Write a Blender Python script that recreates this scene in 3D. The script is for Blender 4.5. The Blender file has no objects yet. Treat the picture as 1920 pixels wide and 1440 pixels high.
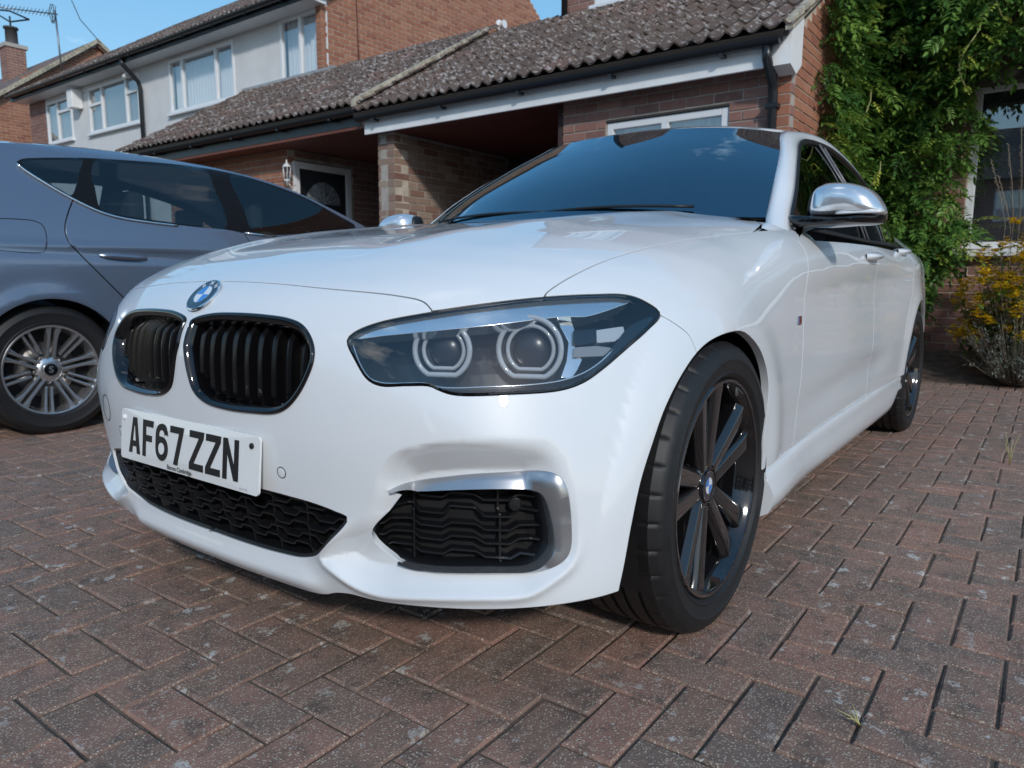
import bpy, bmesh, math, random
import numpy as np
from mathutils import Vector, Matrix
from mathutils.geometry import delaunay_2d_cdt
random.seed(7); np.random.seed(7)
S = bpy.context.scene
COL = S.collection
R_ = math.radians
# ------------------------------------------------------------------ camera
CPOS = np.array([1.5038, 1.4099, .7614]); YAW, PITCH, ROLL, FPX = -.6354, .1407, .0035, 1363.25
_f = np.array([-math.cos(YAW)*math.cos(PITCH), math.sin(YAW)*math.cos(PITCH), -math.sin(PITCH)])
_r = np.cross(_f, [0, 0, 1.]); _r /= np.linalg.norm(_r); _u = np.cross(_r, _f)
_r, _u = _r*math.cos(ROLL)+_u*math.sin(ROLL), _u*math.cos(ROLL)-_r*math.sin(ROLL)
cd = bpy.data.cameras.new('camera'); cam = bpy.data.objects.new('camera', cd); COL.objects.link(cam)
cam.matrix_world = Matrix(((_r[0], _u[0], -_f[0], CPOS[0]), (_r[1], _u[1], -_f[1], CPOS[1]), (_r[2], _u[2], -_f[2], CPOS[2]), (0, 0, 0, 1)))
cd.sensor_width = 36; cd.lens = FPX/1920*36; cd.clip_start = .02; cd.clip_end = 400
cd.dof.use_dof = True; cd.dof.focus_distance = 1.55; cd.dof.aperture_fstop = 8.0
S.camera = cam
S.render.resolution_x, S.render.resolution_y = 1024, 768
# ------------------------------------------------------------------ world, sun, exposure
SUN_EL, SUN_AZ = 29, 50          # azimuth measured from +x towards +y
W = bpy.data.worlds.new('World'); S.world = W; W.use_nodes = True
nt = W.node_tree; nt.nodes.clear()
def wn(t, **k):
    n = nt.nodes.new(t)
    for a, b in k.items(): setattr(n, a, b)
    return n
sky = wn('ShaderNodeTexSky', sky_type='NISHITA', sun_disc=False, sun_elevation=R_(SUN_EL), sun_rotation=R_(90-SUN_AZ), air_density=1.0, dust_density=.4, ozone_density=2.6)
tc = wn('ShaderNodeTexCoord'); mp = wn('ShaderNodeMapping'); mp.inputs['Scale'].default_value = (1, 1, 2.2)
mp.inputs['Location'].default_value = (.55, .80, .37)
nz = wn('ShaderNodeTexNoise'); nz.inputs['Scale'].default_value = 2.6; nz.inputs['Detail'].default_value = 7; nz.inputs['Roughness'].default_value = .58
rp = wn('ShaderNodeValToRGB'); rp.color_ramp.elements[0].position = .61; rp.color_ramp.elements[1].position = .80
mx = wn('ShaderNodeMix', data_type='RGBA'); mx.inputs['B'].default_value = (6.5, 6.8, 7.2, 1)
gm = wn('ShaderNodeGamma'); gm.inputs[1].default_value = .48
hs = wn('ShaderNodeHueSaturation'); hs.inputs['Hue'].default_value = .495; hs.inputs['Saturation'].default_value = 1.8; hs.inputs['Value'].default_value = 1.32
bg = wn('ShaderNodeBackground'); bg.inputs['Strength'].default_value = .15
out = wn('ShaderNodeOutputWorld')
L = nt.links.new
L(tc.outputs['Generated'], mp.inputs[0]); L(mp.outputs[0], nz.inputs['Vector']); L(nz.outputs[0], rp.inputs[0])
L(rp.outputs[0], mx.inputs['Factor']); L(sky.outputs[0], gm.inputs[0]); L(gm.outputs[0], hs.inputs['Color']); L(hs.outputs[0], mx.inputs['A']); L(mx.outputs['Result'], bg.inputs[0]); L(bg.outputs[0], out.inputs[0])
sd = bpy.data.lights.new('sun', 'SUN'); sun = bpy.data.objects.new('sun', sd); COL.objects.link(sun)
sd.energy = 1.1; sd.angle = R_(4); sd.color = (1, .96, .91)
sv = Vector((math.cos(R_(SUN_EL))*math.cos(R_(SUN_AZ)), math.cos(R_(SUN_EL))*math.sin(R_(SUN_AZ)), math.sin(R_(SUN_EL))))
sun.rotation_euler = sv.to_track_quat('Z', 'Y').to_euler(); sun.location = sv*30
S.view_settings.view_transform = 'Standard'; S.view_settings.look = 'None'; S.view_settings.exposure = 0.95; S.view_settings.gamma = 1
S.render.engine = 'CYCLES'
S.cycles.max_bounces = 8; S.cycles.transparent_max_bounces = 24
# ------------------------------------------------------------------ helpers
MATS = {}
def mat(name, col=(.5, .5, .5), rough=.5, metal=0, coat=0, spec=.5, var=0, vscale=8, bump=0, bscale=60, coat_rough=.03, trans=0, ior=1.5, emit=None, rand=0, hue=None):
    """procedural principled material: noise colour variation, noise bump, per-object random value"""
    if name in MATS: return MATS[name]
    m = bpy.data.materials.new(name); m.use_nodes = True; MATS[name] = m
    n = m.node_tree.nodes; l = m.node_tree.links.new; b = n['Principled BSDF']
    b.inputs['Base Color'].default_value = (*col, 1); b.inputs['Roughness'].default_value = rough; b.inputs['Metallic'].default_value = metal
    b.inputs['Coat Weight'].default_value = coat; b.inputs['Coat Roughness'].default_value = coat_rough; b.inputs['Specular IOR Level'].default_value = spec
    b.inputs['Transmission Weight'].default_value = trans; b.inputs['IOR'].default_value = ior
    if emit: b.inputs['Emission Color'].default_value = (*emit, 1); b.inputs['Emission Strength'].default_value = 1
    if var or rand:
        t = n.new('ShaderNodeTexCoord'); z = n.new('ShaderNodeTexNoise'); z.inputs['Scale'].default_value = vscale; z.inputs['Detail'].default_value = 5
        l(t.outputs['Object'], z.inputs['Vector'])
        hs = n.new('ShaderNodeHueSaturation'); hs.inputs['Color'].default_value = (*col, 1)
        mr = n.new('ShaderNodeMapRange'); mr.inputs['From Min'].default_value = .25; mr.inputs['From Max'].default_value = .75
        mr.inputs['To Min'].default_value = 1-var; mr.inputs['To Max'].default_value = 1+var
        l(z.outputs[0], mr.inputs['Value']); v = mr.outputs[0]
        if rand:
            oi = n.new('ShaderNodeObjectInfo'); m2 = n.new('ShaderNodeMapRange'); m2.inputs['To Min'].default_value = 1-rand; m2.inputs['To Max'].default_value = 1+rand
            l(oi.outputs['Random'], m2.inputs['Value']); mm = n.new('ShaderNodeMath'); mm.operation = 'MULTIPLY'
            l(v, mm.inputs[0]); l(m2.outputs[0], mm.inputs[1]); v = mm.outputs[0]
        l(v, hs.inputs['Value']); l(hs.outputs[0], b.inputs['Base Color'])
    if bump:
        t = n.new('ShaderNodeTexCoord'); z = n.new('ShaderNodeTexNoise'); z.inputs['Scale'].default_value = bscale; z.inputs['Detail'].default_value = 4
        l(t.outputs['Object'], z.inputs['Vector']); bp = n.new('ShaderNodeBump'); bp.inputs['Strength'].default_value = bump; bp.inputs['Distance'].default_value = .01
        l(z.outputs[0], bp.inputs['Height']); l(bp.outputs[0], b.inputs['Normal'])
    return m
def glass(name, tint, f0=.06, rough=.0, refl=(1, 1, 1)):
    """thin glass: tinted see-through plus fresnel reflection"""
    if name in MATS: return MATS[name]
    m = bpy.data.materials.new(name); m.use_nodes = True; MATS[name] = m
    n = m.node_tree.nodes; l = m.node_tree.links.new; n.clear()
    o = n.new('ShaderNodeOutputMaterial'); t = n.new('ShaderNodeBsdfTransparent'); t.inputs[0].default_value = (*tint, 1)
    g = n.new('ShaderNodeBsdfGlossy'); g.inputs['Roughness'].default_value = rough; g.inputs[0].default_value = (*refl, 1)
    lw = n.new('ShaderNodeLayerWeight'); lw.inputs[0].default_value = .5
    pw = n.new('ShaderNodeMath'); pw.operation = 'POWER'; pw.inputs[1].default_value = 5; l(lw.outputs['Facing'], pw.inputs[0])
    f = n.new('ShaderNodeMapRange'); f.inputs['To Min'].default_value = f0; f.inputs['To Max'].default_value = 1; l(pw.outputs[0], f.inputs['Value'])     # Schlick, the same from both sides
    x = n.new('ShaderNodeMixShader'); l(f.outputs[0], x.inputs[0]); l(t.outputs[0], x.inputs[1]); l(g.outputs[0], x.inputs[2]); l(x.outputs[0], o.inputs[0])
    return m
def tag(o, label=None, cat=None, group=None, kind=None):
    if label: o['label'] = label
    if cat: o['category'] = cat
    if group: o['group'] = group
    if kind: o['kind'] = kind
    return o
def empty(name, loc=(0, 0, 0), label=None, cat=None, group=None, rz=0):
    o = bpy.data.objects.new(name, None); COL.objects.link(o); o.location = loc; o.rotation_euler.z = rz; o.empty_display_size = .1
    return tag(o, label, cat, group)
def mesh(name, V, Fc, m, parent=None, smooth=False, mats=None, mi=None, N=None, loc=None):
    me = bpy.data.meshes.new(name); me.from_pydata([tuple(map(float, v)) for v in V], [], [tuple(map(int, q)) for q in Fc]); me.update()
    for a in ([m] if mats is None else mats): me.materials.append(a)
    if mi is not None: me.polygons.foreach_set('material_index', np.asarray(mi, np.int32))
    if smooth: me.polygons.foreach_set('use_smooth', np.ones(len(me.polygons), bool))
    if N is not None: me.normals_split_custom_set_from_vertices([tuple(map(float, q)) for q in N])
    return link(name, me, parent, loc)
def link(name, me, parent=None, loc=None):
    o = bpy.data.objects.new(name, me); COL.objects.link(o)
    if parent: o.parent = parent
    if loc is not None: o.location = loc
    return o
class MB:
    """collects simple solids, then builds ONE mesh object"""
    def __init__(s): s.V = []; s.F = []; s.S = []
    def add(s, V, F, smooth=False):
        k = len(s.V); s.V += [tuple(v) for v in V]; s.F += [tuple(i+k for i in f) for f in F]; s.S += [smooth]*len(F); return s
    def box(s, a, b):
        (x0, y0, z0), (x1, y1, z1) = a, b
        return s.add([(x0, y0, z0), (x1, y0, z0), (x1, y1, z0), (x0, y1, z0), (x0, y0, z1), (x1, y0, z1), (x1, y1, z1), (x0, y1, z1)],
                     [(0, 3, 2, 1), (4, 5, 6, 7), (0, 1, 5, 4), (1, 2, 6, 5), (2, 3, 7, 6), (3, 0, 4, 7)])
    def prism(s, pts, d):
        """pts: planar loop (3d), d: extrusion vector"""
        n = len(pts); P = [np.array(p, float) for p in pts]; d = np.array(d, float)
        return s.add(P+[p+d for p in P], [tuple(range(n))[::-1], tuple(range(n, 2*n))]+[(i, (i+1) % n, n+(i+1) % n, n+i) for i in range(n)])
    def tube(s, pts, r, n=10, cap=True):
        P = [np.array(p, float) for p in pts]; rs = r if hasattr(r, '__len__') else [r]*len(P); V = []; F = []; up = np.array([0, 0, 1.])
        prev = None
        for i, p in enumerate(P):
            t = P[min(i+1, len(P)-1)]-P[max(i-1, 0)]; t /= np.linalg.norm(t)+1e-12
            a = (up if abs(t[2]) < .95 else np.array([1., 0, 0])) if prev is None else prev
            a = a-t*(a@t); a /= np.linalg.norm(a)+1e-12; prev = a; b = np.cross(t, a)
            for k in range(n):
                c = 2*math.pi*k/n; V.append(p+rs[i]*(math.cos(c)*a+math.sin(c)*b))
        for i in range(len(P)-1):
            for k in range(n): F.append((i*n+k, i*n+(k+1) % n, (i+1)*n+(k+1) % n, (i+1)*n+k))
        if cap: F.append(tuple(range(n))[::-1]); F.append(tuple((len(P)-1)*n+k for k in range(n)))
        return s.add(V, F, True)
    def lathe(s, prof, o, ax=1, n=48, sgn=1):
        """prof: (radius, height) along axis ax (0 x,1 y,2 z) from origin o"""
        V = []; F = []
        for (r, h) in prof:
            for k in range(n):
                c = 2*math.pi*k/n; q = [r*math.cos(c), r*math.sin(c)]
                p = np.array([q[0], sgn*h, q[1]] if ax == 1 else ([sgn*h, q[0], q[1]] if ax == 0 else [q[0], q[1], sgn*h]), float); V.append(p+np.array(o))
        for i in range(len(prof)-1):
            for k in range(n): F.append((i*n+k, i*n+(k+1) % n, (i+1)*n+(k+1) % n, (i+1)*n+k))
        return s.add(V, F, True)
    def grid(s, G, flip=False, smooth=True):
        a, b = len(G), len(G[0]); V = [p for r in G for p in r]
        F = [(i*b+j, i*b+j+1, (i+1)*b+j+1, (i+1)*b+j) for i in range(a-1) for j in range(b-1)]
        if flip: F = [f[::-1] for f in F]
        return s.add(V, F, smooth)
    def build(s, name, m, parent=None, loc=None, bevel=0, seg=2, auto=None):
        me = bpy.data.meshes.new(name); me.from_pydata([tuple(map(float, v)) for v in s.V], [], s.F); me.materials.append(m)
        me.polygons.foreach_set('use_smooth', np.array(s.S, bool)); me.update()
        b = bmesh.new(); b.from_mesh(me); bmesh.ops.recalc_face_normals(b, faces=b.faces[:])
        if bevel: bmesh.ops.bevel(b, geom=[e for e in b.edges if len(e.link_faces) == 2 and e.calc_face_angle(0) > .6], offset=bevel, segments=seg, profile=.6, affect='EDGES', clamp_overlap=True)
        b.to_mesh(me); b.free()
        if auto: me.polygons.foreach_set('use_smooth', np.ones(len(me.polygons), bool)); me.set_sharp_from_angle(angle=R_(auto))
        return link(name, me, parent, loc)
def copy_tree(o, parent=None):
    c = o.copy(); COL.objects.link(c); c.parent = parent
    for ch in o.children: copy_tree(ch, c)
    return c
def ray(px):
    px = np.atleast_2d(np.asarray(px, float))
    d = _f+_r*((px[:, :1]-960)/FPX)-_u*((px[:, 1:]-720)/FPX)
    return d/np.linalg.norm(d, axis=1, keepdims=True)
def onplane(px, ax, val):
    d = ray(px); t = (val-CPOS[ax])/d[:, ax]; return CPOS+d*t[:, None]
def proj(P):
    d = np.atleast_2d(P)-CPOS; z = d@_f
    return np.stack([960+FPX*(d@_r)/z, 720-FPX*(d@_u)/z], 1)
def spl(P, n, closed=False):
    """centripetal-ish Catmull-Rom resample of a polyline to n points"""
    P = np.asarray(P, float); m = len(P)
    Q = np.vstack([P[-1:], P, P[:2]]) if closed else np.vstack([2*P[:1]-P[1:2], P, 2*P[-1:]-P[-2:-1]])
    segs = m if closed else m-1; outp = []
    for i in range(segs):
        p0, p1, p2, p3 = Q[i:i+4]
        t0 = 0; t1 = t0+max(np.linalg.norm(p1-p0), 1e-9)**.5; t2 = t1+max(np.linalg.norm(p2-p1), 1e-9)**.5; t3 = t2+max(np.linalg.norm(p3-p2), 1e-9)**.5
        t = np.linspace(t1, t2, 25)[:-1, None]
        A1 = (t1-t)/(t1-t0)*p0+(t-t0)/(t1-t0)*p1; A2 = (t2-t)/(t2-t1)*p1+(t-t1)/(t2-t1)*p2; A3 = (t3-t)/(t3-t2)*p2+(t-t2)/(t3-t2)*p3
        B1 = (t2-t)/(t2-t0)*A1+(t-t0)/(t2-t0)*A2; B2 = (t3-t)/(t3-t1)*A2+(t-t1)/(t3-t1)*A3
        outp.append((t2-t)/(t2-t1)*B1+(t-t1)/(t2-t1)*B2)
    D = np.vstack(outp+[P[:1] if closed else P[-1:]])
    L_ = np.r_[0, np.cumsum(np.linalg.norm(np.diff(D, axis=0), axis=1))]
    u = np.linspace(0, L_[-1], n+1)[:-1] if closed else np.linspace(0, L_[-1], n)
    return np.stack([np.interp(u, L_, D[:, k]) for k in range(P.shape[1])], 1)
def inpoly(q, poly):
    q = np.atleast_2d(q); x, y = q[:, 0], q[:, 1]; c = np.zeros(len(q), bool); P = np.asarray(poly); n = len(P); j = n-1
    for i in range(n):
        xi, yi, xj, yj = P[i, 0], P[i, 1], P[j, 0], P[j, 1]
        if yi != yj: c ^= ((yi > y) != (yj > y)) & (x < (xj-xi)*(y-yi)/(yj-yi)+xi)
        j = i
    return c
def segdist(q, P, closed=True):
    q = np.atleast_2d(q); P = np.asarray(P, float); d = np.full(len(q), 1e9); n = len(P)
    for i in range(n if closed else n-1):
        a, b = P[i], P[(i+1) % n]; ab = b-a; t = np.clip(((q-a)@ab)/(ab@ab+1e-18), 0, 1)
        d = np.minimum(d, np.hypot(*((q-a-t[:, None]*ab).T)))
    return d
def sstep(x): x = np.clip(x, 0, 1); return x*x*(3-2*x)
# ================================================================== WHITE HATCHBACK: body surface
def natmat(xn, xg):
    """matrix of natural cubic spline interpolation from nodes xn to points xg"""
    n = len(xn); h = np.diff(xn); A = np.eye(n); B = np.zeros((n, n))
    for i in range(1, n-1):
        A[i, i-1], A[i, i], A[i, i+1] = h[i-1], 2*(h[i-1]+h[i]), h[i]
        B[i, i-1], B[i, i], B[i, i+1] = 6/h[i-1], -6/h[i-1]-6/h[i], 6/h[i]
    M = np.linalg.solve(A, B); k = np.clip(np.searchsorted(xn, xg)-1, 0, n-2); a = (xn[k+1]-xg)/h[k]; b = 1-a; I = np.eye(n)
    return a[:, None]*I[k]+b[:, None]*I[k+1]+(((a**3-a)*h[k]**2)[:, None]*M[k]+((b**3-b)*h[k]**2)[:, None]*M[k+1])/6
SW = .88
SIDE = lambda a, b, c, d, e: [(-.25, a), (-.6, b), (-1.1, c), (-1.8, d), (-2.35, e), (-2.69, e+.004), (-3.0, e-.02), (-3.4, e-.12), (-3.6, e-.3)]
LEV = {
 .15: [(.660, 0), (.658, .15), (.652, .28), (.642, .40), (.624, .5), (.596, .6), (.552, .7), (.485, .785), (.40, .835), (.25, .858), (0, .862)]+SIDE(.862, .845, .835, .835, .85),
 .22: [(.686, 0), (.684, .15), (.678, .28), (.668, .40), (.650, .5), (.620, .6), (.573, .7), (.50, .79), (.42, .843), (.25, .868), (0, .87)]+SIDE(.868, .853, .845, .845, .86),
 .30: [(.700, 0), (.697, .15), (.690, .28), (.676, .40), (.654, .5), (.622, .6), (.572, .7), (.50, .787), (.42, .843), (.25, .87), (0, .876)]+SIDE(.873, .860, .853, .853, .868),
 .38: [(.714, 0), (.710, .15), (.700, .28), (.682, .40), (.658, .5), (.624, .6), (.572, .705), (.50, .785), (.42, .838), (.25, .87), (0, .88)]+SIDE(.876, .864, .858, .858, .873),
 .46: [(.722, 0), (.718, .15), (.705, .29), (.686, .41), (.660, .51), (.625, .605), (.568, .712), (.49, .793), (.40, .840), (.25, .870), (0, .883)]+SIDE(.878, .866, .861, .861, .877),
 .55: [(.723, 0), (.718, .15), (.703, .29), (.681, .41), (.654, .51), (.616, .605), (.555, .705), (.47, .79), (.37, .842), (.2, .872), (0, .884)]+SIDE(.878, .865, .861, .861, .88),
 .65: [(.722, 0), (.716, .15), (.695, .29), (.664, .41), (.632, .51), (.590, .595), (.525, .69), (.43, .785), (.32, .84), (.16, .870), (0, .880)]+SIDE(.872, .860, .857, .858, .88),
 .75: [(.712, 0), (.704, .15), (.678, .29), (.642, .41), (.607, .51), (.562, .595), (.49, .69), (.40, .772), (.29, .825), (.14, .857), (0, .868)]+SIDE(.862, .855, .855, .857, .875),
 .83: [(.70, 0), (.69, .15), (.66, .29), (.62, .41), (.58, .51), (.535, .595), (.46, .685), (.37, .758), (.26, .81), (.12, .842), (0, .853)]+SIDE(.853, .853, .855, .856, .86),
 .92: [(.69, 0), (.68, .15), (.65, .29), (.61, .41), (.57, .51), (.52, .59), (.44, .675), (.35, .74), (.24, .788), (.1, .815), (0, .822)]+SIDE(.825, .832, .838, .836, .82),
 1.05: [(.67, 0), (.66, .15), (.63, .29), (.59, .40), (.54, .50), (.49, .58), (.41, .66), (.32, .72), (.2, .76), (.08, .78), (0, .785)]+SIDE(.785, .79, .79, .78, .76)}
DS, DZ, Z0, NS, NZ = .003, .003, .10, 1940, 342
SG = DS*np.arange(-2, NS-2); ZG = Z0+DZ*np.arange(NZ)
def sco(x, y):
    ay = np.abs(y); return np.where(x >= 0, np.arctan2(ay, np.maximum(x, 1e-9)), math.pi/2-x/SW)
_lv = sorted(LEV); _T = []
for z in _lv:
    p = np.array(LEV[z]); s = sco(p[:, 0], p[:, 1]); r = np.where(p[:, 0] >= 0, np.hypot(p[:, 0], p[:, 1]), p[:, 1])
    s = np.r_[-s[2:0:-1], s]; r = np.r_[r[2:0:-1], r]
    _T.append(natmat(s, np.clip(SG, s[0], s[-1]))@r)
RT = (natmat(np.array(_lv), np.clip(ZG, _lv[0], _lv[-1]))@np.array(_T)).T.copy()      # RT[s,z]
def bw(t): return np.stack([(1-t)**3, 3*t**3-6*t*t+4, -3*t**3+3*t*t+3*t+1, t**3])/6
def RW(s, z):
    a = np.clip((s+2*DS)/DS, 1, NS-3); b = np.clip((z-Z0)/DZ, 1, NZ-3); i = a.astype(int); j = b.astype(int); wa = bw(a-i); wb = bw(b-j); o = 0
    for p in range(4):
        for q in range(4): o = o+wa[p]*wb[q]*RT[i-1+p, j-1+q]
    return o
_hx = np.array([-2.5, -1.2, -.8, -.5, -.3, -.1, .1, .3, .45, .55, .632, .66, .70, .74, .80, 1.2])
_hz = np.array([1.04, 1.0, .985, .963, .945, .922, .897, .866, .832, .799, .757, .735, .690, .625, .50, -.4])
HG = np.linspace(-2.5, 1.2, 371); HT = np.interp(HG, _hx, _hz)
_k = np.hanning(11); _k /= _k.sum(); HT = np.r_[HT[:5], np.convolve(HT, _k, 'valid'), HT[-5:]]
def HC(x):
    b = np.clip((x+2.5)/.01, 1, 368); j = b.astype(int); w = bw(b-j); return sum(w[q]*HT[j-1+q] for q in range(4))
def HH(x, ay):
    rec = .30*ay**2+.55*np.minimum(ay, .82)**6
    yc = .34+.11*np.clip((.6-x)/1.2, 0, 1.2)
    rdg = .010*np.exp(-((ay-yc)/.075)**2)*sstep((.62-x-rec)/.3)
    dro = (.030-.010*sstep((-.2-x)/.4))*np.clip((ay-.40)/.29, 0, 3)**2
    return HC(x+rec)+rdg-dro
def smax(a, b, k): h = np.maximum(k-np.abs(a-b), 0)/k; return np.maximum(a, b)+h**3*k/6
def FF(P):
    x, y, z = P[:, 0], P[:, 1], P[:, 2]; ay = np.abs(y)
    rho = np.where(x >= 0, np.hypot(x, ay), ay)
    k = .07+.10*sstep((.55-x)/.5)
    return smax(rho-RW(sco(x, y), z), (z-HH(x, ay))*.9, k)
def NN(P, e=.0015):
    g = np.stack([FF(P+e*np.eye(3)[i])-FF(P-e*np.eye(3)[i]) for i in range(3)], 1)
    return g/np.linalg.norm(g, axis=1, keepdims=True)
def cast(px, off=0.):
    """pixels of the photograph -> points on the body surface (offset by off)"""
    D = ray(px); n = len(D); T = np.arange(.4, 5.2, .01); t0 = np.full(n, np.nan)
    prev = np.full(n, 1.)
    for t in T:
        v = FF(CPOS+D*t)-off; hit = np.isnan(t0) & (v < 0); t0[hit] = t
    lo = t0-.01; hi = t0.copy()
    for _ in range(25):
        m = (lo+hi)/2; v = FF(CPOS+D*np.nan_to_num(m)[:, None])-off; hi = np.where(v < 0, m, hi); lo = np.where(v < 0, lo, m)
    return CPOS+D*hi[:, None]
ZC = .42
def todom(P):
    x, y, z = P[:, 0], P[:, 1], P[:, 2]; ay = np.abs(y); rho = np.where(x >= 0, np.hypot(x, ay), ay)
    return np.stack([sco(x, y), np.where(z < ZC, z-ZC, .85*np.arctan2(z-ZC, rho))], 1)
def fromdom(q, off=0.):
    s, t = q[:, 0], q[:, 1]; fr = s <= math.pi/2
    hx = np.where(fr, np.cos(s), 0); hy = np.where(fr, np.sin(s), 1.); ox = np.where(fr, 0, (math.pi/2-s)*SW)
    el = np.maximum(t, 0)/.85; oz = np.where(t < 0, ZC+t, ZC)
    O = np.stack([ox, 0*ox, oz], 1); D = np.stack([hx*np.cos(el), hy*np.cos(el), np.sin(el)], 1)
    lo = np.full(len(q), .2); hi = np.full(len(q), 1.3)
    for _ in range(32):
        m = (lo+hi)/2; v = FF(O+D*m[:, None])-off; hi = np.where(v > 0, m, hi); lo = np.where(v > 0, lo, m)
    return O+D*((lo+hi)/2)[:, None]
def hood_lift(q, off=0.):
    lo = np.full(len(q), .5); hi = np.full(len(q), 1.15); P = np.stack([q[:, 0], q[:, 1], lo], 1)
    for _ in range(32):
        m = (lo+hi)/2; P[:, 2] = m; v = FF(P)-off; hi = np.where(v > 0, m, hi); lo = np.where(v > 0, lo, m)
    return P.copy()
# ------------------------------------------------------------------ recess round the fog-lamp intake, ridge, arches, creases (edits of the radius table)
def tosz(P): return np.stack([sco(P[:, 0], P[:, 1]), P[:, 2]], 1)
REC = [(598, 1047), (640, 996), (672, 962), (700, 925), (706, 890), (735, 852), (780, 836), (860, 827), (965, 822), (1023, 823.5), (1050, 838), (1070, 864), (1081, 917), (1085.6, 990), (1081, 1033), (1067, 1060), (1032, 1089), (994, 1112), (965, 1118), (892, 1120), (775, 1119), (717, 1115), (670, 1100), (625, 1070)]
recP = tosz(cast(spl(REC, 90, True)))
ss, zz = np.meshgrid(SG, ZG, indexing='ij'); q = np.stack([ss.ravel(), zz.ravel()], 1); D_ = np.zeros(len(q))
sel = np.where((q[:, 0] > .3) & (q[:, 0] < 1.3) & (q[:, 1] < .6))[0]
sc = np.array([.78, 1.]); ins = inpoly(q[sel], recP); dd = segdist(q[sel]*sc, recP*sc)
prof = lambda d, w, h: h*np.clip(d/w, 0, 1)
low = sstep((.36-q[sel, 1])/.1)
fade = sstep((q[sel, 0]-.60)/.12)*(1-low)+low
D_[sel] -= np.where(ins, prof(dd, np.where(q[sel, 1] > .36, .062, .046), np.where(q[sel, 1] > .36, .056, .038))*fade, 0)
D_[sel] += .0085*np.exp(-(dd/.011)**2)*low*sstep((q[sel, 0]-.45)/.1)
D_ += sstep((.52-q[:, 0])/.10)*(.014*np.exp(-((q[:, 1]-.188)/.022)**2)-.010*np.exp(-((q[:, 1]-.245)/.028)**2))
x_ = np.where(q[:, 0] < math.pi/2, np.nan_to_num(.85/np.tan(np.clip(q[:, 0], .3, 1.5708))), -(q[:, 0]-math.pi/2)*SW)
for xw in (0., -2.69):      # arch flares
    d = np.hypot(x_-xw, q[:, 1]-.32); up = sstep((q[:, 1]-.2)/.15)
    D_ += .007*np.exp(-((d-.35)/.065)**2)*up*(q[:, 0] > .8)
cz = .765+.055*np.clip((-x_-.2)/1.0, 0, 1)+.03*np.clip((-x_-1.2)/1.2, 0, 1)       # shoulder crease over the doors
on = sstep((-x_-.25)/.9); h = q[:, 1]-cz
D_ += on*np.where(h > 0, 0, -.011*np.clip(-h/.065, 0, 1)*np.clip((h+.34)/.27, 0, 1))
D_ += -.008*on*np.exp(-((q[:, 1]-(.40-.02*x_))/.05)**2)*sstep((2.1+x_)/.4)
RT += D_.reshape(RT.shape)
# ------------------------------------------------------------------ seams and openings, traced in the photograph and laid on the surface
def on_body(px, n=None, closed=False, off=0.):
    p = np.asarray(px, float)
    if n: p = spl(p, n, closed)
    return cast(p, off)
RECd = todom(fromdom(np.stack([recP[:, 0], np.where(recP[:, 1] < ZC, recP[:, 1]-ZC, .85*np.arctan2(recP[:, 1]-ZC, .78))], 1)))
HLpx = [(649.6, 638), (662, 624), (706, 605.5), (812.5, 584.3), (918.8, 568), (1025, 556), (1113.5, 551.5), (1173.8, 552.2), (1209, 563.8), (1239, 588.5), (1216.3, 616.9), (1180.8, 648.8), (1131.3, 691.3), (1095.8, 716), (1053.3, 731), (954, 739), (850, 740), (819.6, 730.2), (805.4, 723.8), (760, 723), (713.3, 723.4), (688.5, 712), (663.8, 673.5)]
HL = todom(on_body(HLpx, 150, True))
KIDpx = [(364.2, 597.3), (399, 587.7), (440, 586.5), (495.4, 590), (542, 597.3), (565.4, 607.5), (580, 625), (589.3, 651.2), (588.2, 677.5), (577, 709.6), (559.6, 741.7), (539.2, 765), (515.8, 775.8), (475, 775.2), (422.5, 768), (387.5, 756), (366, 735.8), (354, 700.8), (347, 660), (346.5, 628), (352, 610)]
kp = on_body(KIDpx, 110, True); kp[:, 1] = np.maximum(kp[:, 1], .010); KID = todom(kp)
GRLpx = [(524.6, 1040.4), (568, 1047), (591.7, 1043.3), (615, 1020), (653, 972), (626.7, 957.3), (583, 941), (495, 921)]
g3 = on_body(GRLpx)
gy = [0]; gb = [0]     # lower edge of the central grille
low3 = on_body([(412, 1003), (466, 1022), (524.6, 1039)]); low3[0, 1] = 0
top3 = fromdom(np.stack([np.arctan2([.28, .2, .1, 0], .70), np.array([.366, .368, .369, .369])-ZC], 1))
GRL = todom(np.vstack([low3, g3[1:7], top3])); GRL = np.vstack([spl(GRL[:10], 60), GRL[10:]])
GRL[np.abs(GRL[:, 0]) < 1e-3, 0] = -.02
FOGpx = [(696, 1001), (700, 988), (731, 956), (763, 920), (790, 917.5), (979, 914.5), (1005, 920), (1018, 937), (1033, 1027.5), (1021, 1046), (996.7, 1064), (921, 1067), (818.8, 1066), (775, 1059), (740, 1046), (701, 1016)]
FOG = todom(on_body(FOGpx, 90, True))
TRIMpx = [(728, 919.6), (763, 905), (862.5, 890.4), (950, 884.6), (1023, 883), (1049, 893), (1063.8, 916.7), (1072.5, 989.6), (1069.6, 1033), (1055, 1053.8), (1014, 1071), (921, 1077), (833, 1075), (781, 1067), (746, 1052)]
TR = todom(on_body(TRIMpx, 120))
_nf = len(FOG); _j0 = int(np.argmin(np.hypot(*(FOG-todom(cast([(768, 919)]))[0]).T))); _j1 = int(np.argmin(np.hypot(*(FOG-TR[-1]).T)))
_pa = [FOG[k % _nf] for k in range(_j0, _j0+((_j1-_j0) % _nf)+1)]; _pb = [FOG[k % _nf] for k in range(_j0, _j0-((_j0-_j1) % _nf)-1, -1)]
FOGlong = np.array(_pa if len(_pa) > len(_pb) else _pb); FOGshort = np.array(_pb if len(_pa) > len(_pb) else _pa)
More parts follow.
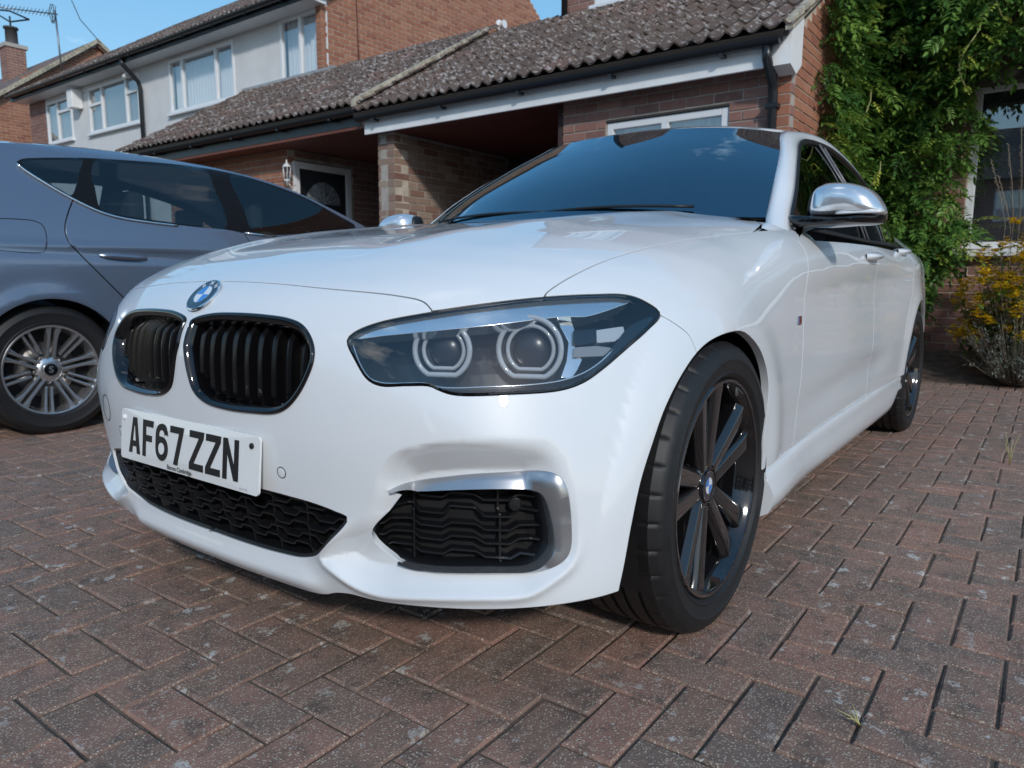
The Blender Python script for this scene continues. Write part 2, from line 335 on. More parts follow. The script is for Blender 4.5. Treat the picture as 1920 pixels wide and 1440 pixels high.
FOGH = np.vstack([TR, FOGshort[::-1][2:-2]])
SF = todom(on_body([(408, 526.5), (460, 528), (523.5, 531.9), (604, 540), (720, 551), (752, 555.6), (784, 562), (798, 569), (811, 584)], 70)); SF[0, 0] = -.02
SFh = SF
SS3 = on_body([(1019, 557), (1026, 548), (1035, 540.6), (1066, 521), (1127, 491.6), (1198.6, 468.6), (1280, 450.7), (1367, 439.5), (1412, 434.6)], 80)
SSe = np.array([[-.60, .735, .925], [-.645, .727, .95], [-.668, .715, .965], [-.675, .700, .98]])
SSe = np.array([fromdom(todom(p[None]))[0] for p in SSe]); SS = todom(np.vstack([SS3, SSe]))
BF = todom(on_body([(1236, 589), (1262, 604), (1291, 626.7), (1301, 645), (1306.7, 660)], 25))
ARCH3 = np.vstack([on_body([(1158, 1116), (1160, 1104.4), (1169, 1062), (1184.4, 977.8), (1202, 897.8), (1224.4, 826.7), (1246.7, 764), (1277.8, 702), (1306.7, 660), (1331, 637.8), (1366.7, 622), (1393, 620), (1420, 644.4), (1435.6, 680), (1442, 724), (1437.8, 782), (1433, 826.7), (1432, 853), (1430, 877.8)], 90)])

AR = todom(ARCH3)
ARp = np.vstack([AR, [[AR[-1, 0]+.01, -.34], [AR[0, 0]-.005, -.34]]])
def atx(xs, zs):   # points on the side given x and z
    return todom(fromdom(np.stack([math.pi/2-np.asarray(xs)/SW, np.where(np.asarray(zs) < ZC, np.asarray(zs)-ZC, .85*np.arctan2(np.asarray(zs)-ZC, .862))], 1)))
DF = atx(*np.array(spl([(-.672, .912), (-.675, .875), (-.645, .76), (-.612, .6), (-.58, .42), (-.56, .30)], 40)).T)
DD = atx(*np.array(spl([(-1.62, .97), (-1.64, .85), (-1.66, .65), (-1.62, .45), (-1.58, .30)], 40)).T)
DQ = atx(*np.array(spl([(-2.50, .98), (-2.52, .86), (-2.44, .72), (-2.33, .6), (-2.27, .5)], 40)).T)
an = np.linspace(-.45, math.pi+.45, 60)
AR2 = atx(-2.69+.345*np.cos(an), .325+.345*np.sin(an)); AR2p = np.vstack([AR2, atx([-3.06, -2.31], [.10, .10])])
SILL = atx(np.linspace(-.26, -2.36, 30), np.linspace(.305, .33, 30))
BELT = atx(np.linspace(-.60, -3.3, 40), .908+.03*np.linspace(0, 1, 40)**1.3)
# lower edge of the bumper
by = np.array([-.02, .1, .2, .3, .345, .37, .41, .46, .52, .60, .70, .78, .83, .86]); bz = np.array([.166, .166, .167, .168, .172, .182, .190, .190, .193, .200, .210, .218, .224, .228])
bx = np.array([.66, .66, .66, .65, .65, .65, .65, .64, .635, .61, .56, .50, .44, .40])
BOT = np.stack([np.arctan2(by, bx), bz-ZC], 1); BOT = spl(BOT, 90)
# ------------------------------------------------------------------ one constrained triangulation of the unrolled body side
PTS = []; EDG = []
def addline(P, closed=False):
    k = len(PTS); PTS.extend([tuple(p) for p in P]); n = len(P)
    EDG.extend([(k+i, k+i+1) for i in range(n-1)])
    if closed: EDG.append((k+n-1, k))
GAP = .0024
def offset(P, d, closed=False):
    T = np.roll(P, -1, 0)-np.roll(P, 1, 0)
    if not closed: T[0] = P[1]-P[0]; T[-1] = P[-1]-P[-2]
    T /= np.linalg.norm(T, axis=1, keepdims=True)+1e-12; return P+d*np.stack([-T[:, 1], T[:, 0]], 1)
SEAMS = [(SF, False), (SS, False), (HL, True), (BF, False), (DF, False), (DD, False), (DQ, False)]
for P, c in SEAMS: addline(offset(P, GAP, c), c); addline(offset(P, -GAP, c), c)
for P in (KID, FOGH): addline(P, True)
addline(offset(RECd, .004, True), True); addline(offset(RECd, -.004, True), True); addline(RECd, True); addline(GRL, True); addline(AR); addline(AR2); addline(SILL); addline(BELT); addline(BOT)
s1 = np.arange(0, 2.3, .014); s2 = np.arange(2.3, 5.2, .035)
gp = np.vstack([np.stack(np.meshgrid(s1, np.arange(-.28, .55, .012), indexing='ij'), -1).reshape(-1, 2), np.stack(np.meshgrid(s2, np.arange(-.16, .56, .014), indexing='ij'), -1).reshape(-1, 2),
                np.stack(np.meshgrid(np.arange(.46, 1.12, .007), np.arange(-.23, .03, .006), indexing='ij'), -1).reshape(-1, 2)])
botz = np.interp(gp[:, 0], BOT[:, 0], BOT[:, 1])
gp = gp[(gp[:, 1] > botz) & ((gp[:, 1] > -.14) | (gp[:, 0] < 1.2))]
keep = np.ones(len(gp), bool)
for P, c in SEAMS: keep &= segdist(gp, P, c) > .006
for P, c in ((KID, True), (FOGH, True), (GRL, True), (RECd, True), (AR, False), (BOT, False), (AR2, False), (SILL, False), (BELT, False)): keep &= segdist(gp, P, c) > .003
for P in (KID, FOGH, GRL, ARp, AR2p): keep &= ~inpoly(gp, P)
PTS.extend([tuple(p) for p in gp[keep]])
res = delaunay_2d_cdt([Vector(p) for p in PTS], EDG, [], 0, 1e-7)
DV = np.array([tuple(v) for v in res[0]]); DT = np.array([t for t in res[2] if len(t) == 3])
DV[DV[:, 0] < 0, 0] = np.where(DV[DV[:, 0] < 0, 0] < -.001, DV[DV[:, 0] < 0, 0], 0)
cen = DV[DT].mean(1)
a_, b_, c_ = DV[DT[:, 0]], DV[DT[:, 1]], DV[DT[:, 2]]
ar = (b_[:, 0]-a_[:, 0])*(c_[:, 1]-a_[:, 1])-(b_[:, 1]-a_[:, 1])*(c_[:, 0]-a_[:, 0])
ok = (cen[:, 0] > 0) & (np.abs(ar) > 1e-9) & (DV[DT][:, :, 0].min(1) > -1e-6)
for P in (KID, FOGH, GRL, ARp, AR2p): ok &= ~inpoly(cen, P)
gap = np.zeros(len(cen), bool)
for P, c in SEAMS: gap |= segdist(cen, P, c) < GAP*.97
ok &= ~gap & (cen[:, 1] > np.interp(cen[:, 0], BOT[:, 0], BOT[:, 1]))
iHL = inpoly(cen, HL)
def nearest(P, q): return int(np.argmin(np.hypot(*(P-q).T)))
iA = nearest(HL, SF[-1]); iB = nearest(HL, SS[0]); iT = nearest(HL, BF[0])
n = len(HL)
def arc(i, j):
    """headlamp outline from index i to j along its upper side"""
    a = [HL[k % n] for k in range(i, i+((j-i) % n)+1)]; b = [HL[k % n] for k in range(i, i-((i-j) % n)-1, -1)]
    return np.array(a if np.mean([p[1] for p in a]) > np.mean([p[1] for p in b]) else b)
top1 = arc(iA, iB); top2 = arc(iB, iT)
hoodpoly = np.vstack([SF, top1, SS, [[SS[-1, 0], 2], [-.1, 2]]])
inhood = inpoly(cen, hoodpoly)
ok_side = ok & ~inhood & ~iHL
iSe = nearest(AR, BF[-1])
bumppoly = np.vstack([[[-.1, -.5]], [[AR[0, 0], -.5]], AR[:iSe+1], BF[::-1], top2[::-1], top1[::-1], SF[::-1], [[-.1, SF[0, 1]]]])
inb = ok_side & inpoly(cen, bumppoly)
dom_below = lambda c, P: c[:, 1] < np.interp(c[:, 0], P[:, 0], P[:, 1])
side = ok_side & ~inb & dom_below(cen, BELT[np.argsort(BELT[:, 0])]) | (ok_side & ~inb & (cen[:, 0] < math.pi/2+.70) & (cen[:, 1] < .48))
side &= (~dom_below(cen, SILL)) | (cen[:, 0] < SILL[0, 0])
def left_of(c, P):   # smaller s than the seam
    o = np.argsort(P[:, 1]); return c[:, 0] < np.interp(c[:, 1], P[o, 1], P[o, 0])
foot = ok_side & ~inb & ~(side & left_of(cen, DF)) & ~dom_below(cen, BELT[np.argsort(BELT[:, 0])]) & (cen[:, 0] > math.pi/2+.55/SW) & (cen[:, 0] < math.pi/2+.80/SW) & (cen[:, 1] < .53)
fen = side & left_of(cen, DF) & (cen[:, 1] > -.14) & (cen[:, 0] > .9)
d1 = side & ~left_of(cen, DF) & left_of(cen, DD) & dom_below(cen, BELT); d2 = side & ~left_of(cen, DD) & left_of(cen, DQ) & dom_below(cen, BELT) & (cen[:, 0] < math.pi/2+2.62/SW)
d2 &= ~((cen[:, 1] < .1) & (cen[:, 0] > math.pi/2+2.36/SW)); qp = side & ~left_of(cen, DQ) & ~d2 & dom_below(cen, BELT) & (cen[:, 0] < 5.15)
DP = fromdom(DV); DN = NN(DP)
def shell(name, V, N, T, m, parent, depth=.014, mirror=True, weld=True, smooth=True, y0=1e-4, inward=None):
    """panel: surface triangles + edge flange turned inwards; optionally joined with its mirror image"""
    use = np.unique(T); rm = -np.ones(len(V), int); rm[use] = np.arange(len(use)); V = V[use]; N = N[use]; T = rm[T]
    # orient outward
    fn = np.cross(V[T[:, 1]]-V[T[:, 0]], V[T[:, 2]]-V[T[:, 0]]); fl = (fn*N[T].mean(1)).sum(1) < 0; T = T.copy(); T[fl] = T[fl][:, ::-1]
    cnt = {}
    for t in T:
        for a, b in ((t[0], t[1]), (t[1], t[2]), (t[2], t[0])): cnt[(a, b)] = 1
    bd = [(a, b) for (a, b) in cnt if (b, a) not in cnt and not (abs(V[a, 1]) < y0 and abs(V[b, 1]) < y0)]
    VV = [V]; NNl = [N]; FL = [tuple(t) for t in T]; k = len(V)
    if depth:
        bv = sorted({i for e in bd for i in e}); ix = {v: i for i, v in enumerate(bv)}; nb = len(bv)
        dirn = -N[bv] if inward is None else np.tile(inward, (nb, 1))
        e = np.zeros((nb, 3))
        for a, b in bd:
            t = V[b]-V[a]; nn_ = np.cross(N[a], t); nn_ /= np.linalg.norm(nn_)+1e-12; e[ix[a]] += nn_; e[ix[b]] += nn_
        e[np.abs(V[bv][:, 1]) < y0, 1] = 0; e /= np.linalg.norm(e, axis=1, keepdims=True)+1e-12     # points into the panel; flange normal is -e
        r0 = V[bv]-e*.0012-N[bv]*.0008; r1 = r0+dirn*depth
        nm = N[bv]*.7-e*.7
        VV += [r0, r0, r1]; NNl += [nm, -e, -e]
        for a, b in bd:
            i, j = ix[a], ix[b]; FL += [(b, a, k+i, k+j), (k+nb+j, k+nb+i, k+2*nb+i, k+2*nb+j)]
    V = np.vstack(VV); N = np.vstack(NNl); N = N/np.linalg.norm(N, axis=1, keepdims=True)
    if mirror:
        n0 = len(V); m1 = V*[1, -1, 1]; n1 = N*[1, -1, 1]
        idx = np.arange(n0)+n0
        if weld: c = np.abs(V[:, 1]) < y0; idx[c] = np.arange(n0)[c]; N[c, 1] = 0
        FL2 = [tuple(idx[i] for i in f[::-1]) for f in FL]
        V = np.vstack([V, m1]); N = np.vstack([N, n1]); FL = FL+FL2
        use = np.unique([i for f in FL for i in f]); rm = -np.ones(len(V), int); rm[use] = np.arange(len(use)); V, N = V[use], N[use]; FL = [tuple(rm[i] for i in f) for f in FL]
    return mesh(name, V, FL, m, parent, smooth=True, N=N/np.linalg.norm(N, axis=1, keepdims=True))
WHITE = mat('white_paint', (.71, .735, .755), rough=.42, coat=1.0, coat_rough=.012, spec=.4)
BLACKG = mat('gloss_black', (.004, .004, .005), rough=.06, coat=.3)
BLACKP = mat('black_plastic', (.008, .0085, .010), rough=.42, bump=.05, bscale=400)
DARK = mat('dark_void', (.004, .004, .005), rough=.8)
CHROME = mat('chrome', (.78, .79, .80), rough=.06, metal=1)
SATIN = mat('satin_grey_metal', (.44, .45, .47), rough=.26, metal=.85, coat=.3)
RUBBER = mat('tyre_rubber', (.0095, .0095, .0105), rough=.55, var=.25, vscale=30, bump=.05, bscale=300)
car = empty('hatchback_car', (0, 0, 0), 'white five-door hatchback with black kidney grilles parked nose-out on the brick drive', 'car')
MIR = np.array([1, -1, 1.])
def pair(name, V, N, T, m, parent, depth=.014):
    shell(name, V, N, T, m, parent, depth, mirror=False); shell(name, V*MIR, N*MIR, T[:, ::-1], m, parent, depth, mirror=False)
def mirror_obj(o, parent=None):
    """a copy of a part (and its pieces) on the other side of the car"""
    me = o.data.copy(); nv = len(me.vertices); co = np.zeros(nv*3); me.vertices.foreach_get('co', co); co = co.reshape(-1, 3)*MIR; me.vertices.foreach_set('co', co.ravel()); me.flip_normals(); me.update()
    c = link(o.name.split('.')[0], me, parent or o.parent)
    for ch in list(o.children): mirror_obj(ch, c)
    return c
shell('front_bumper', DP, DN, DT[inb], WHITE, car, depth=.012)
pair('front_wing', DP, DN, DT[fen], WHITE, car, .018)
_g = np.stack(np.meshgrid(np.linspace(-.86, -.625, 14), np.linspace(.64, .815, 12), indexing='ij'), -1).reshape(-1, 2)
for sg in (1, -1): mesh('pillar_base', hood_lift(_g, -.004)*[1, sg, 1], [(i*12+j, i*12+j+1, (i+1)*12+j+1, (i+1)*12+j)[::sg] for i in range(13) for j in range(11)], WHITE, car, smooth=True)
pair('pillar_foot', DP, DN, DT[foot], WHITE, car, 0)
pair('front_door', DP, DN, DT[d1], WHITE, car)
pair('rear_door', DP, DN, DT[d2], WHITE, car)
pair('rear_quarter', DP, DN, DT[qp], WHITE, car)
# ---- bonnet, triangulated in plan
def bounds_xy(D): return fromdom(D)[:, :2]
hb = np.vstack([bounds_xy(SF[1:]), bounds_xy(top1[2:-2]), bounds_xy(SS)])
cw = np.array([[-.50-.17*(y/.70)**2, y] for y in np.linspace(.66, 0, 30)])
hb = np.vstack([[[hb[0, 0], 0]], hb, cw]); hb[:, 1] = np.maximum(hb[:, 1], 0)
gxy = np.stack(np.meshgrid(np.arange(-.72, .66, .016), np.arange(0, .80, .016), indexing='ij'), -1).reshape(-1, 2)
gxy = gxy[inpoly(gxy, hb) & (segdist(gxy, hb) > .006) | ((gxy[:, 1] == 0) & (gxy[:, 0] > -.495) & (gxy[:, 0] < hb[0, 0]-.005))]
def inset(P, d, closed=True):
    A = np.sum(P[:, 0]*np.roll(P[:, 1], -1)-np.roll(P[:, 0], -1)*P[:, 1]); return offset(P, d if A > 0 else -d, closed)
hbi = inset(hb, GAP*.85); hbi[:, 1] = np.where(hb[:, 1] < 1e-6, 0, hbi[:, 1])
n = len(hbi); r2 = delaunay_2d_cdt([Vector(p) for p in hbi]+[Vector(p) for p in gxy], [(i, (i+1) % n) for i in range(n)], [], 0, 1e-7)
HV = np.array([tuple(v) for v in r2[0]]); HTt = np.array([t for t in r2[2] if len(t) == 3]); HTt = HTt[inpoly(HV[HTt].mean(1), hbi)]
HP = hood_lift(HV); HN = NN(HP)
shell('bonnet', HP, HN, HTt, WHITE, car, depth=.02)
# ---- dark backing sheets added so gaps and openings look dark, then the underbody
gs = np.stack(np.meshgrid(np.linspace(0, 1.10, 45), np.linspace(-.215, .30, 30), indexing='ij'), -1).reshape(-1, 2)
ip = fromdom(gs, -.075); nb_ = 30; _hx_ = inpoly(gs, HL) | (segdist(gs, HL) < .012)
fc = [(i*nb_+j, (i+1)*nb_+j, (i+1)*nb_+j+1, i*nb_+j+1) for i in range(44) for j in range(29) if not _hx_[[i*nb_+j, (i+1)*nb_+j, (i+1)*nb_+j+1, i*nb_+j+1]].any()]
mesh('gap_backing', np.vstack([ip, ip*MIR]), fc+[tuple(k+len(ip) for k in f)[::-1] for f in fc], DARK, car, smooth=True)
gh = np.stack(np.meshgrid(np.linspace(-.66, .38, 30), np.linspace(-.62, .62, 30), indexing='ij'), -1).reshape(-1, 2)
hp_ = hood_lift(np.stack([gh[:, 0], gh[:, 1]], 1)); hp_[:, 2] -= .035
mesh('bonnet_gap_backing', hp_, [(i*30+j, (i+1)*30+j, (i+1)*30+j+1, i*30+j+1) for i in range(29) for j in range(29)], DARK, car, smooth=True)  # unseen dark sheet added so the bonnet gaps look dark
MB().box((-3.3, -.70, .175), (.28, .70, .20)).build('underbody', DARK, car)
MB().box((-3.3, -.62, .20), (-.62, .62, .60)).build('floor_pan', DARK, car)
# ---- ribbons lying under the surface (grille slats)
def ribbon(Q, o0, o1, h, name, m, parent):
    Q = np.asarray(Q); up = np.array([0, h/2]); A = [fromdom(Q+up, o0), fromdom(Q-up, o0), fromdom(Q-up, o1), fromdom(Q+up, o1)]
    k = len(Q); V = np.vstack(A); F_ = [(a*k+i, a*k+i+1, ((a+1) % 4)*k+i+1, ((a+1) % 4)*k+i) for a in range(4) for i in range(k-1)]+[(0, k, 2*k, 3*k), (k-1, 4*k-1, 3*k-1, 2*k-1)]
    return MB().add(V, F_).build(name, m, parent)
def wave(t0, s0, s1, per, amp, ph):
    """trapezoid wave along s"""
    pts = []; k = math.floor((s0-ph)/per)-1
    while ph+k*per < s1+per:
        b = ph+k*per
        for u, v in ((0, 0), (.36, 0), (.5, 1), (.86, 1)): pts.append((b+u*per, t0+v*amp))
        k += 1
    pts = np.array(pts); s = np.linspace(s0, s1, max(8, int((s1-s0)/.006))); s = np.unique(np.r_[s, pts[(pts[:, 0] > s0) & (pts[:, 0] < s1), 0]])
    return np.stack([s, np.interp(s, pts[:, 0], pts[:, 1])], 1)
def slats(poly, rows, per, amp, o0, o1, h, m, parent, ribs=(), sym=False):
    for (t0, ph) in rows:
        w = wave(t0, poly[:, 0].min(), poly[:, 0].max(), per, amp, ph); ins_ = inpoly(w, poly); runs = []; cur = []
        for p, i in zip(w, ins_):
            if i: cur.append(p)
            elif cur: runs.append(cur); cur = []
        if cur: runs.append(cur)
        for r in runs:
            if len(r) > 2:
                o = ribbon(r, o0, o1, h, 'slat', m, parent)
                if sym: mirror_obj(o)
    for s0 in ribs:
        tt = np.linspace(poly[:, 1].min(), poly[:, 1].max(), 40); w = np.stack([0*tt+s0, tt], 1); w = w[inpoly(w, poly)]
        if len(w) > 2:
            up = np.array([.002, 0]); A = [fromdom(w+up, o0-.004), fromdom(w-up, o0-.004), fromdom(w-up, o1), fromdom(w+up, o1)]; k = len(w)
            o = MB().add(np.vstack(A), [(a*k+i, a*k+i+1, ((a+1) % 4)*k+i+1, ((a+1) % 4)*k+i) for a in range(4) for i in range(k-1)]).build('rib', m, parent)
            if sym: mirror_obj(o)
def domgrid_patch(poly, step, off, name, m, parent, mirror=False, sc=1):
    """surface patch inside a domain polygon at a given offset"""
    bb = poly.min(0), poly.max(0); g = np.stack(np.meshgrid(np.arange(bb[0][0], bb[1][0], step), np.arange(bb[0][1], bb[1][1], step), indexing='ij'), -1).reshape(-1, 2)
    g = g[inpoly(g, poly) & (segdist(g, poly) > step*.4)]; n = len(poly)
    r = delaunay_2d_cdt([Vector(p) for p in poly]+[Vector(p) for p in g], [(i, (i+1) % n) for i in range(n)], [], 0, 1e-7)
    v = np.array([tuple(a) for a in r[0]]); t = np.array([a for a in r[2] if len(a) == 3]); t = t[inpoly(v[t].mean(1), poly)]
    P = fromdom(v, off); N = NN(P)
    return P, N, t
def ring_loft0(curves, name, m, parent):
    n = len(curves[0]); V = np.vstack(curves); F_ = [(a*n+i, a*n+(i+1) % n, (a+1)*n+(i+1) % n, (a+1)*n+i) for a in range(len(curves)-1) for i in range(n) if not (abs(curves[0][i][1]) < 1e-4 and abs(curves[0][(i+1) % n][1]) < 1e-4)]
    return MB().add(V, F_, True).build(name, m, parent, auto=50)
# ---- central lower grille
gp_ = GRL.copy(); gp_[:, 0] = np.maximum(gp_[:, 0], 0)
lg = MB(); P, N, t = domgrid_patch(inset(GRL, -.004), .02, -.045, '', None, None); P[:, 1] = np.maximum(P[:, 1], 0)
low_grille = mesh('lower_grille', np.vstack([P, P*MIR]), [tuple(a) for a in t]+[tuple(a+len(P))[::-1] for a in t], DARK, car)
_gl = np.vstack([spl(GRL[:10], 60)*0+GRL[:60] if len(GRL) > 62 else GRL]) if 0 else GRL
_gc = np.maximum(_gl, [[0, -9]])
_fr = [fromdom(np.maximum(inset(GRL, k_), [[0, -9]]), o_) for k_, o_ in ((-.001, -.006), (.007, -.008), (.009, -.045))]
_gf = ring_loft0(_fr, 'grille_frame', BLACKP, low_grille); mirror_obj(_gf)
slats(gp_, [(-.163, .0), (-.141, .028), (-.119, .0), (-.097, .028), (-.075, .0)], .115, .011, -.010, -.034, .0035, BLACKP, low_grille, ribs=(.09, .21, .33, .45), sym=True)
# ---- kidney grilles
def ring_loft(curves, name, m, parent, closed=True, caps=False):
    n = len(curves[0]); V = np.vstack(curves); F_ = []
    for a in range(len(curves)-1):
        for i in range(n if closed else n-1): F_.append((a*n+i, a*n+(i+1) % n, (a+1)*n+(i+1) % n, (a+1)*n+i))
    return MB().add(V, F_, True).build(name, m, parent, auto=50)
K = KID
kin = inset(K, .017); kin2 = inset(K, .019)
KG = ring_loft([fromdom(inset(K, -.001), -.01), fromdom(inset(K, -.001), .002), fromdom(inset(K, .002), .0055), fromdom(inset(K, .005), .0062), fromdom(inset(K, .010), .003), fromdom(kin, -.004), fromdom(kin2, -.02), fromdom(kin2, -.05)], 'kidney_grille', BLACKG, car)
tag(KG, None)
P, N, t = domgrid_patch(inset(K, .008), .03, -.055, '', None, None)
mesh('backing', P, [tuple(a) for a in t], DARK, KG)
s_in = np.linspace(kin2[:, 0].min()+.030, kin2[:, 0].max()-.022, 9)
SLAT = mat('grille_slat', (.006, .006, .007), rough=.22)
for s0 in s_in:
    tt = np.linspace(kin2[:, 1].min(), kin2[:, 1].max(), 60); w = np.stack([0*tt+s0, tt], 1); w = w[inpoly(w, inset(K, .018))]
    if len(w) < 6: continue
    u = np.linspace(0, 1, len(w)); d0 = -.016-.012*sstep((u-.80)/.2)-.010*sstep((.12-u)/.12)
    P0 = fromdom(w, d0); P1 = fromdom(w, -.055)
    tn = np.array([-math.sin(s0), math.cos(s0), 0]); th = .0062
    k = len(w); V = np.vstack([P0-tn*th*.55+[-.006, 0, 0], P0-tn*th*.2, P0+tn*th*.2, P0+tn*th*.55+[-.006, 0, 0], P1+tn*th, P1-tn*th]); m6 = 6
    MB().add(V, [(a*k+i, a*k+i+1, ((a+1) % m6)*k+i+1, ((a+1) % m6)*k+i) for a in range(m6) for i in range(k-1)]+[tuple(a*k for a in range(m6)), tuple(a*k+k-1 for a in range(m6))[::-1]]).build('slat', SLAT, KG)
mirror_obj(KG)
# ---- fog-lamp intakes
P, N, t = domgrid_patch(inset(FOG, -.004), .02, -.05, '', None, None)
FI = mesh('fog_intake', P, [tuple(a) for a in t], DARK, car)
ring_loft0([fromdom(FOG.mean(0)+(FOG-FOG.mean(0))*k_, o_) for k_, o_ in ((.998, -.012), (.975, -.014), (.955, -.024), (.95, -.05))], 'intake_frame', BLACKP, FI)
fw = FOG.mean(0)+(FOG-FOG.mean(0))*.965; ft0, ft1 = fw[:, 1].min(), fw[:, 1].max(); per = .135
slats(fw, [(ft0+.018+i*(ft1-ft0-.02)/5.0, .06) for i in range(5)], per, .010, -.018, -.040, .0035, BLACKP, FI, ribs=(.72, .90))
# satin trim: from the outer traced line to the opening edge
_fd = spl(FOGlong, 600); _k = 0; pin = []
for i, t_ in enumerate(TR):      # walk both edges of the trim together
    j = _k+int(np.argmin(np.hypot(*(_fd[_k:_k+90]-t_).T))) if _k < 599 else 599; _k = max(_k, min(j, 599)); pin.append(_fd[_k])
pin = np.array(pin); pin = np.array([pin[max(0, i-3):i+4].mean(0) for i in range(len(pin))])
_w = np.clip(np.arange(120)/8., 0, 1)[:, None]; pin = TR*(1-_w)*.85+pin*(1-(1-_w)*.85); _w = _w[::-1]; pin = TR*(1-_w)*.85+pin*(1-(1-_w)*.85)
mid = TR*.5+pin*.5
ring_loft([fromdom(TR, -.012), fromdom(inset(TR,-.0002,False), -.0005), fromdom(TR*.95+pin*.05, .0025), fromdom(mid, .010), fromdom(TR*.06+pin*.94, .017), fromdom(pin, .015), fromdom(pin, -.03)], 'trim', SATIN, FI, closed=False)
sp_ = cast([(966, 945)], -.012)[0]; sn = np.array([.8, .6, 0]); 
def disc_on(p, nrm, prof, name, m, parent, n=28):
    """lathe (radius, height) about a surface normal"""
    nrm = np.array(nrm, float); nrm /= np.linalg.norm(nrm); a = np.cross([0, 0, 1.], nrm); a /= np.linalg.norm(a); b = np.cross(nrm, a); V = []; F_ = []
    for (r, h) in prof:
        for k in range(n): c = 2*math.pi*k/n; V.append(p+nrm*h+r*(math.cos(c)*a+math.sin(c)*b))
    for i in range(len(prof)-1):
        for k in range(n): F_.append((i*n+k, i*n+(k+1) % n, (i+1)*n+(k+1) % n, (i+1)*n+k))
    return MB().add(V, F_, True).build(name, m, parent, auto=40)
disc_on(sp_, sn, [(.012, -.02), (.012, .004), (.0105, .005), (.009, .003), (.0001, .0035)], 'parking_sensor', BLACKP, FI)
mirror_obj(FI)
# ---- sensor discs and tow-eye cover in the bumper (thin grooves)
GRV = mat('panel_gap', (.05, .055, .06), rough=.6)
def groove(px, r):
    p = cast([px])[0]; nn_ = NN(p[None])[0]
    disc_on(p, nn_, [(r+.0009, .0001), (r+.0009, .0007), (r-.0009, .0007), (r-.0009, .0001)], 'sensor_groove', GRV, car)
    disc_on(p, nn_, [(r-.001, .0001), (r-.001, .0009), (r-.002, .0012), (.0001, .0012)], 'parking_sensor', WHITE, car)
groove((528, 886), .0105); groove((227, 807), .0105)
p = cast([(200, 764)])[0]; disc_on(p, NN(p[None])[0], [(.033, .0001), (.033, .0008), (.0315, .0008), (.0315, .0001)], 'tow_eye_groove', GRV, car, 40)
# ---- number plate
PLW = mat('plate_white', (.80, .81, .80), rough=.25, coat=.5); PLB = mat('plate_black', (.012, .012, .013), rough=.4)
PX, PZ, PT = .7325, .4195, .092
def plate_pt(y, v, h=0.):      # v: height on the plate from its centre, h: proud of it
    b = -.30*max(0, abs(y)-.02)**2*.22
    return np.array([PX-v*PT+h+b, y, PZ+v])
pw, ph, rc = .26, .0555, .009; loop = []
for cx, cy, a0 in ((pw-rc, ph-rc, 0), (-pw+rc, ph-rc, 90), (-pw+rc, -ph+rc, 180), (pw-rc, -ph+rc, 270)):
    for k in range(7): a = R_(a0+15*k); loop.append((cx+rc*math.cos(a), cy+rc*math.sin(a)))
# cut the plate into strips so it can bend with the bumper
def plate_poly(poly, h0, h1, name, m, parent):
    poly = np.asarray(poly, float); n = len(poly); ys = np.arange(-.26, .2601, .02)
    r = delaunay_2d_cdt([Vector(p) for p in poly]+[Vector((y, z)) for y in ys for z in (-.03, 0, .03) if inpoly([[y, z]], poly)[0] and segdist([[y, z]], poly)[0] > .002], [(i, (i+1) % n) for i in range(n)], [], 0, 1e-7)
    v = np.array([tuple(a) for a in r[0]]); t = np.array([a for a in r[2] if len(a) == 3]); t = t[inpoly(v[t].mean(1), poly)]; k = len(v)
    V = [plate_pt(a, b, h1) for a, b in v]+[plate_pt(a, b, h0) for a, b in v]
    cnt = {(a, b) for q_ in t for a, b in ((q_[0], q_[1]), (q_[1], q_[2]), (q_[2], q_[0]))}; bd = [(a, b) for a, b in cnt if (b, a) not in cnt]
    F_ = [tuple(q_) for q_ in t]+[tuple(q_+k)[::-1] for q_ in t]+[(b, a, a+k, b+k) for a, b in bd]
    return MB().add(V, F_).build(name, m, parent)
plate = plate_poly(loop, -.004, 0, 'number_plate', PLW, car)
def stroke(pts, w):
    """outline of a thick polyline with mitred joins"""
    P = np.asarray(pts, float); L_, R__ = [], []
    for i in range(len(P)):
        if i == 0: d = P[1]-P[0]; nrm = np.array([-d[1], d[0]])/np.linalg.norm(d)
        elif i == len(P)-1: d = P[-1]-P[-2]; nrm = np.array([-d[1], d[0]])/np.linalg.norm(d)
        else:
            d0 = P[i]-P[i-1]; d1 = P[i+1]-P[i]; n0 = np.array([-d0[1], d0[0]])/np.linalg.norm(d0); n1 = np.array([-d1[1], d1[0]])/np.linalg.norm(d1); nrm = (n0+n1); nrm /= (nrm@n0)
        L_.append(P[i]+nrm*w/2); R__.append(P[i]-nrm*w/2)
    return L_+R__[::-1]
cw_, chh, st = .050, .079, .0135; hw, hh = cw_/2-st/2, chh/2-st/2
arcp = lambda cx, cy, rx, ry, a0, a1, k=9: [(cx+rx*math.cos(R_(a)), cy+ry*math.sin(R_(a))) for a in np.linspace(a0, a1, k)]
Z_ = [[(-.025, .0395), (.025, .0395), (.025, .0265), (-.0085, -.026), (.025, -.026), (.025, -.0395), (-.025, -.0395), (-.025, -.0265), (.0085, .026), (-.025, .026)]]
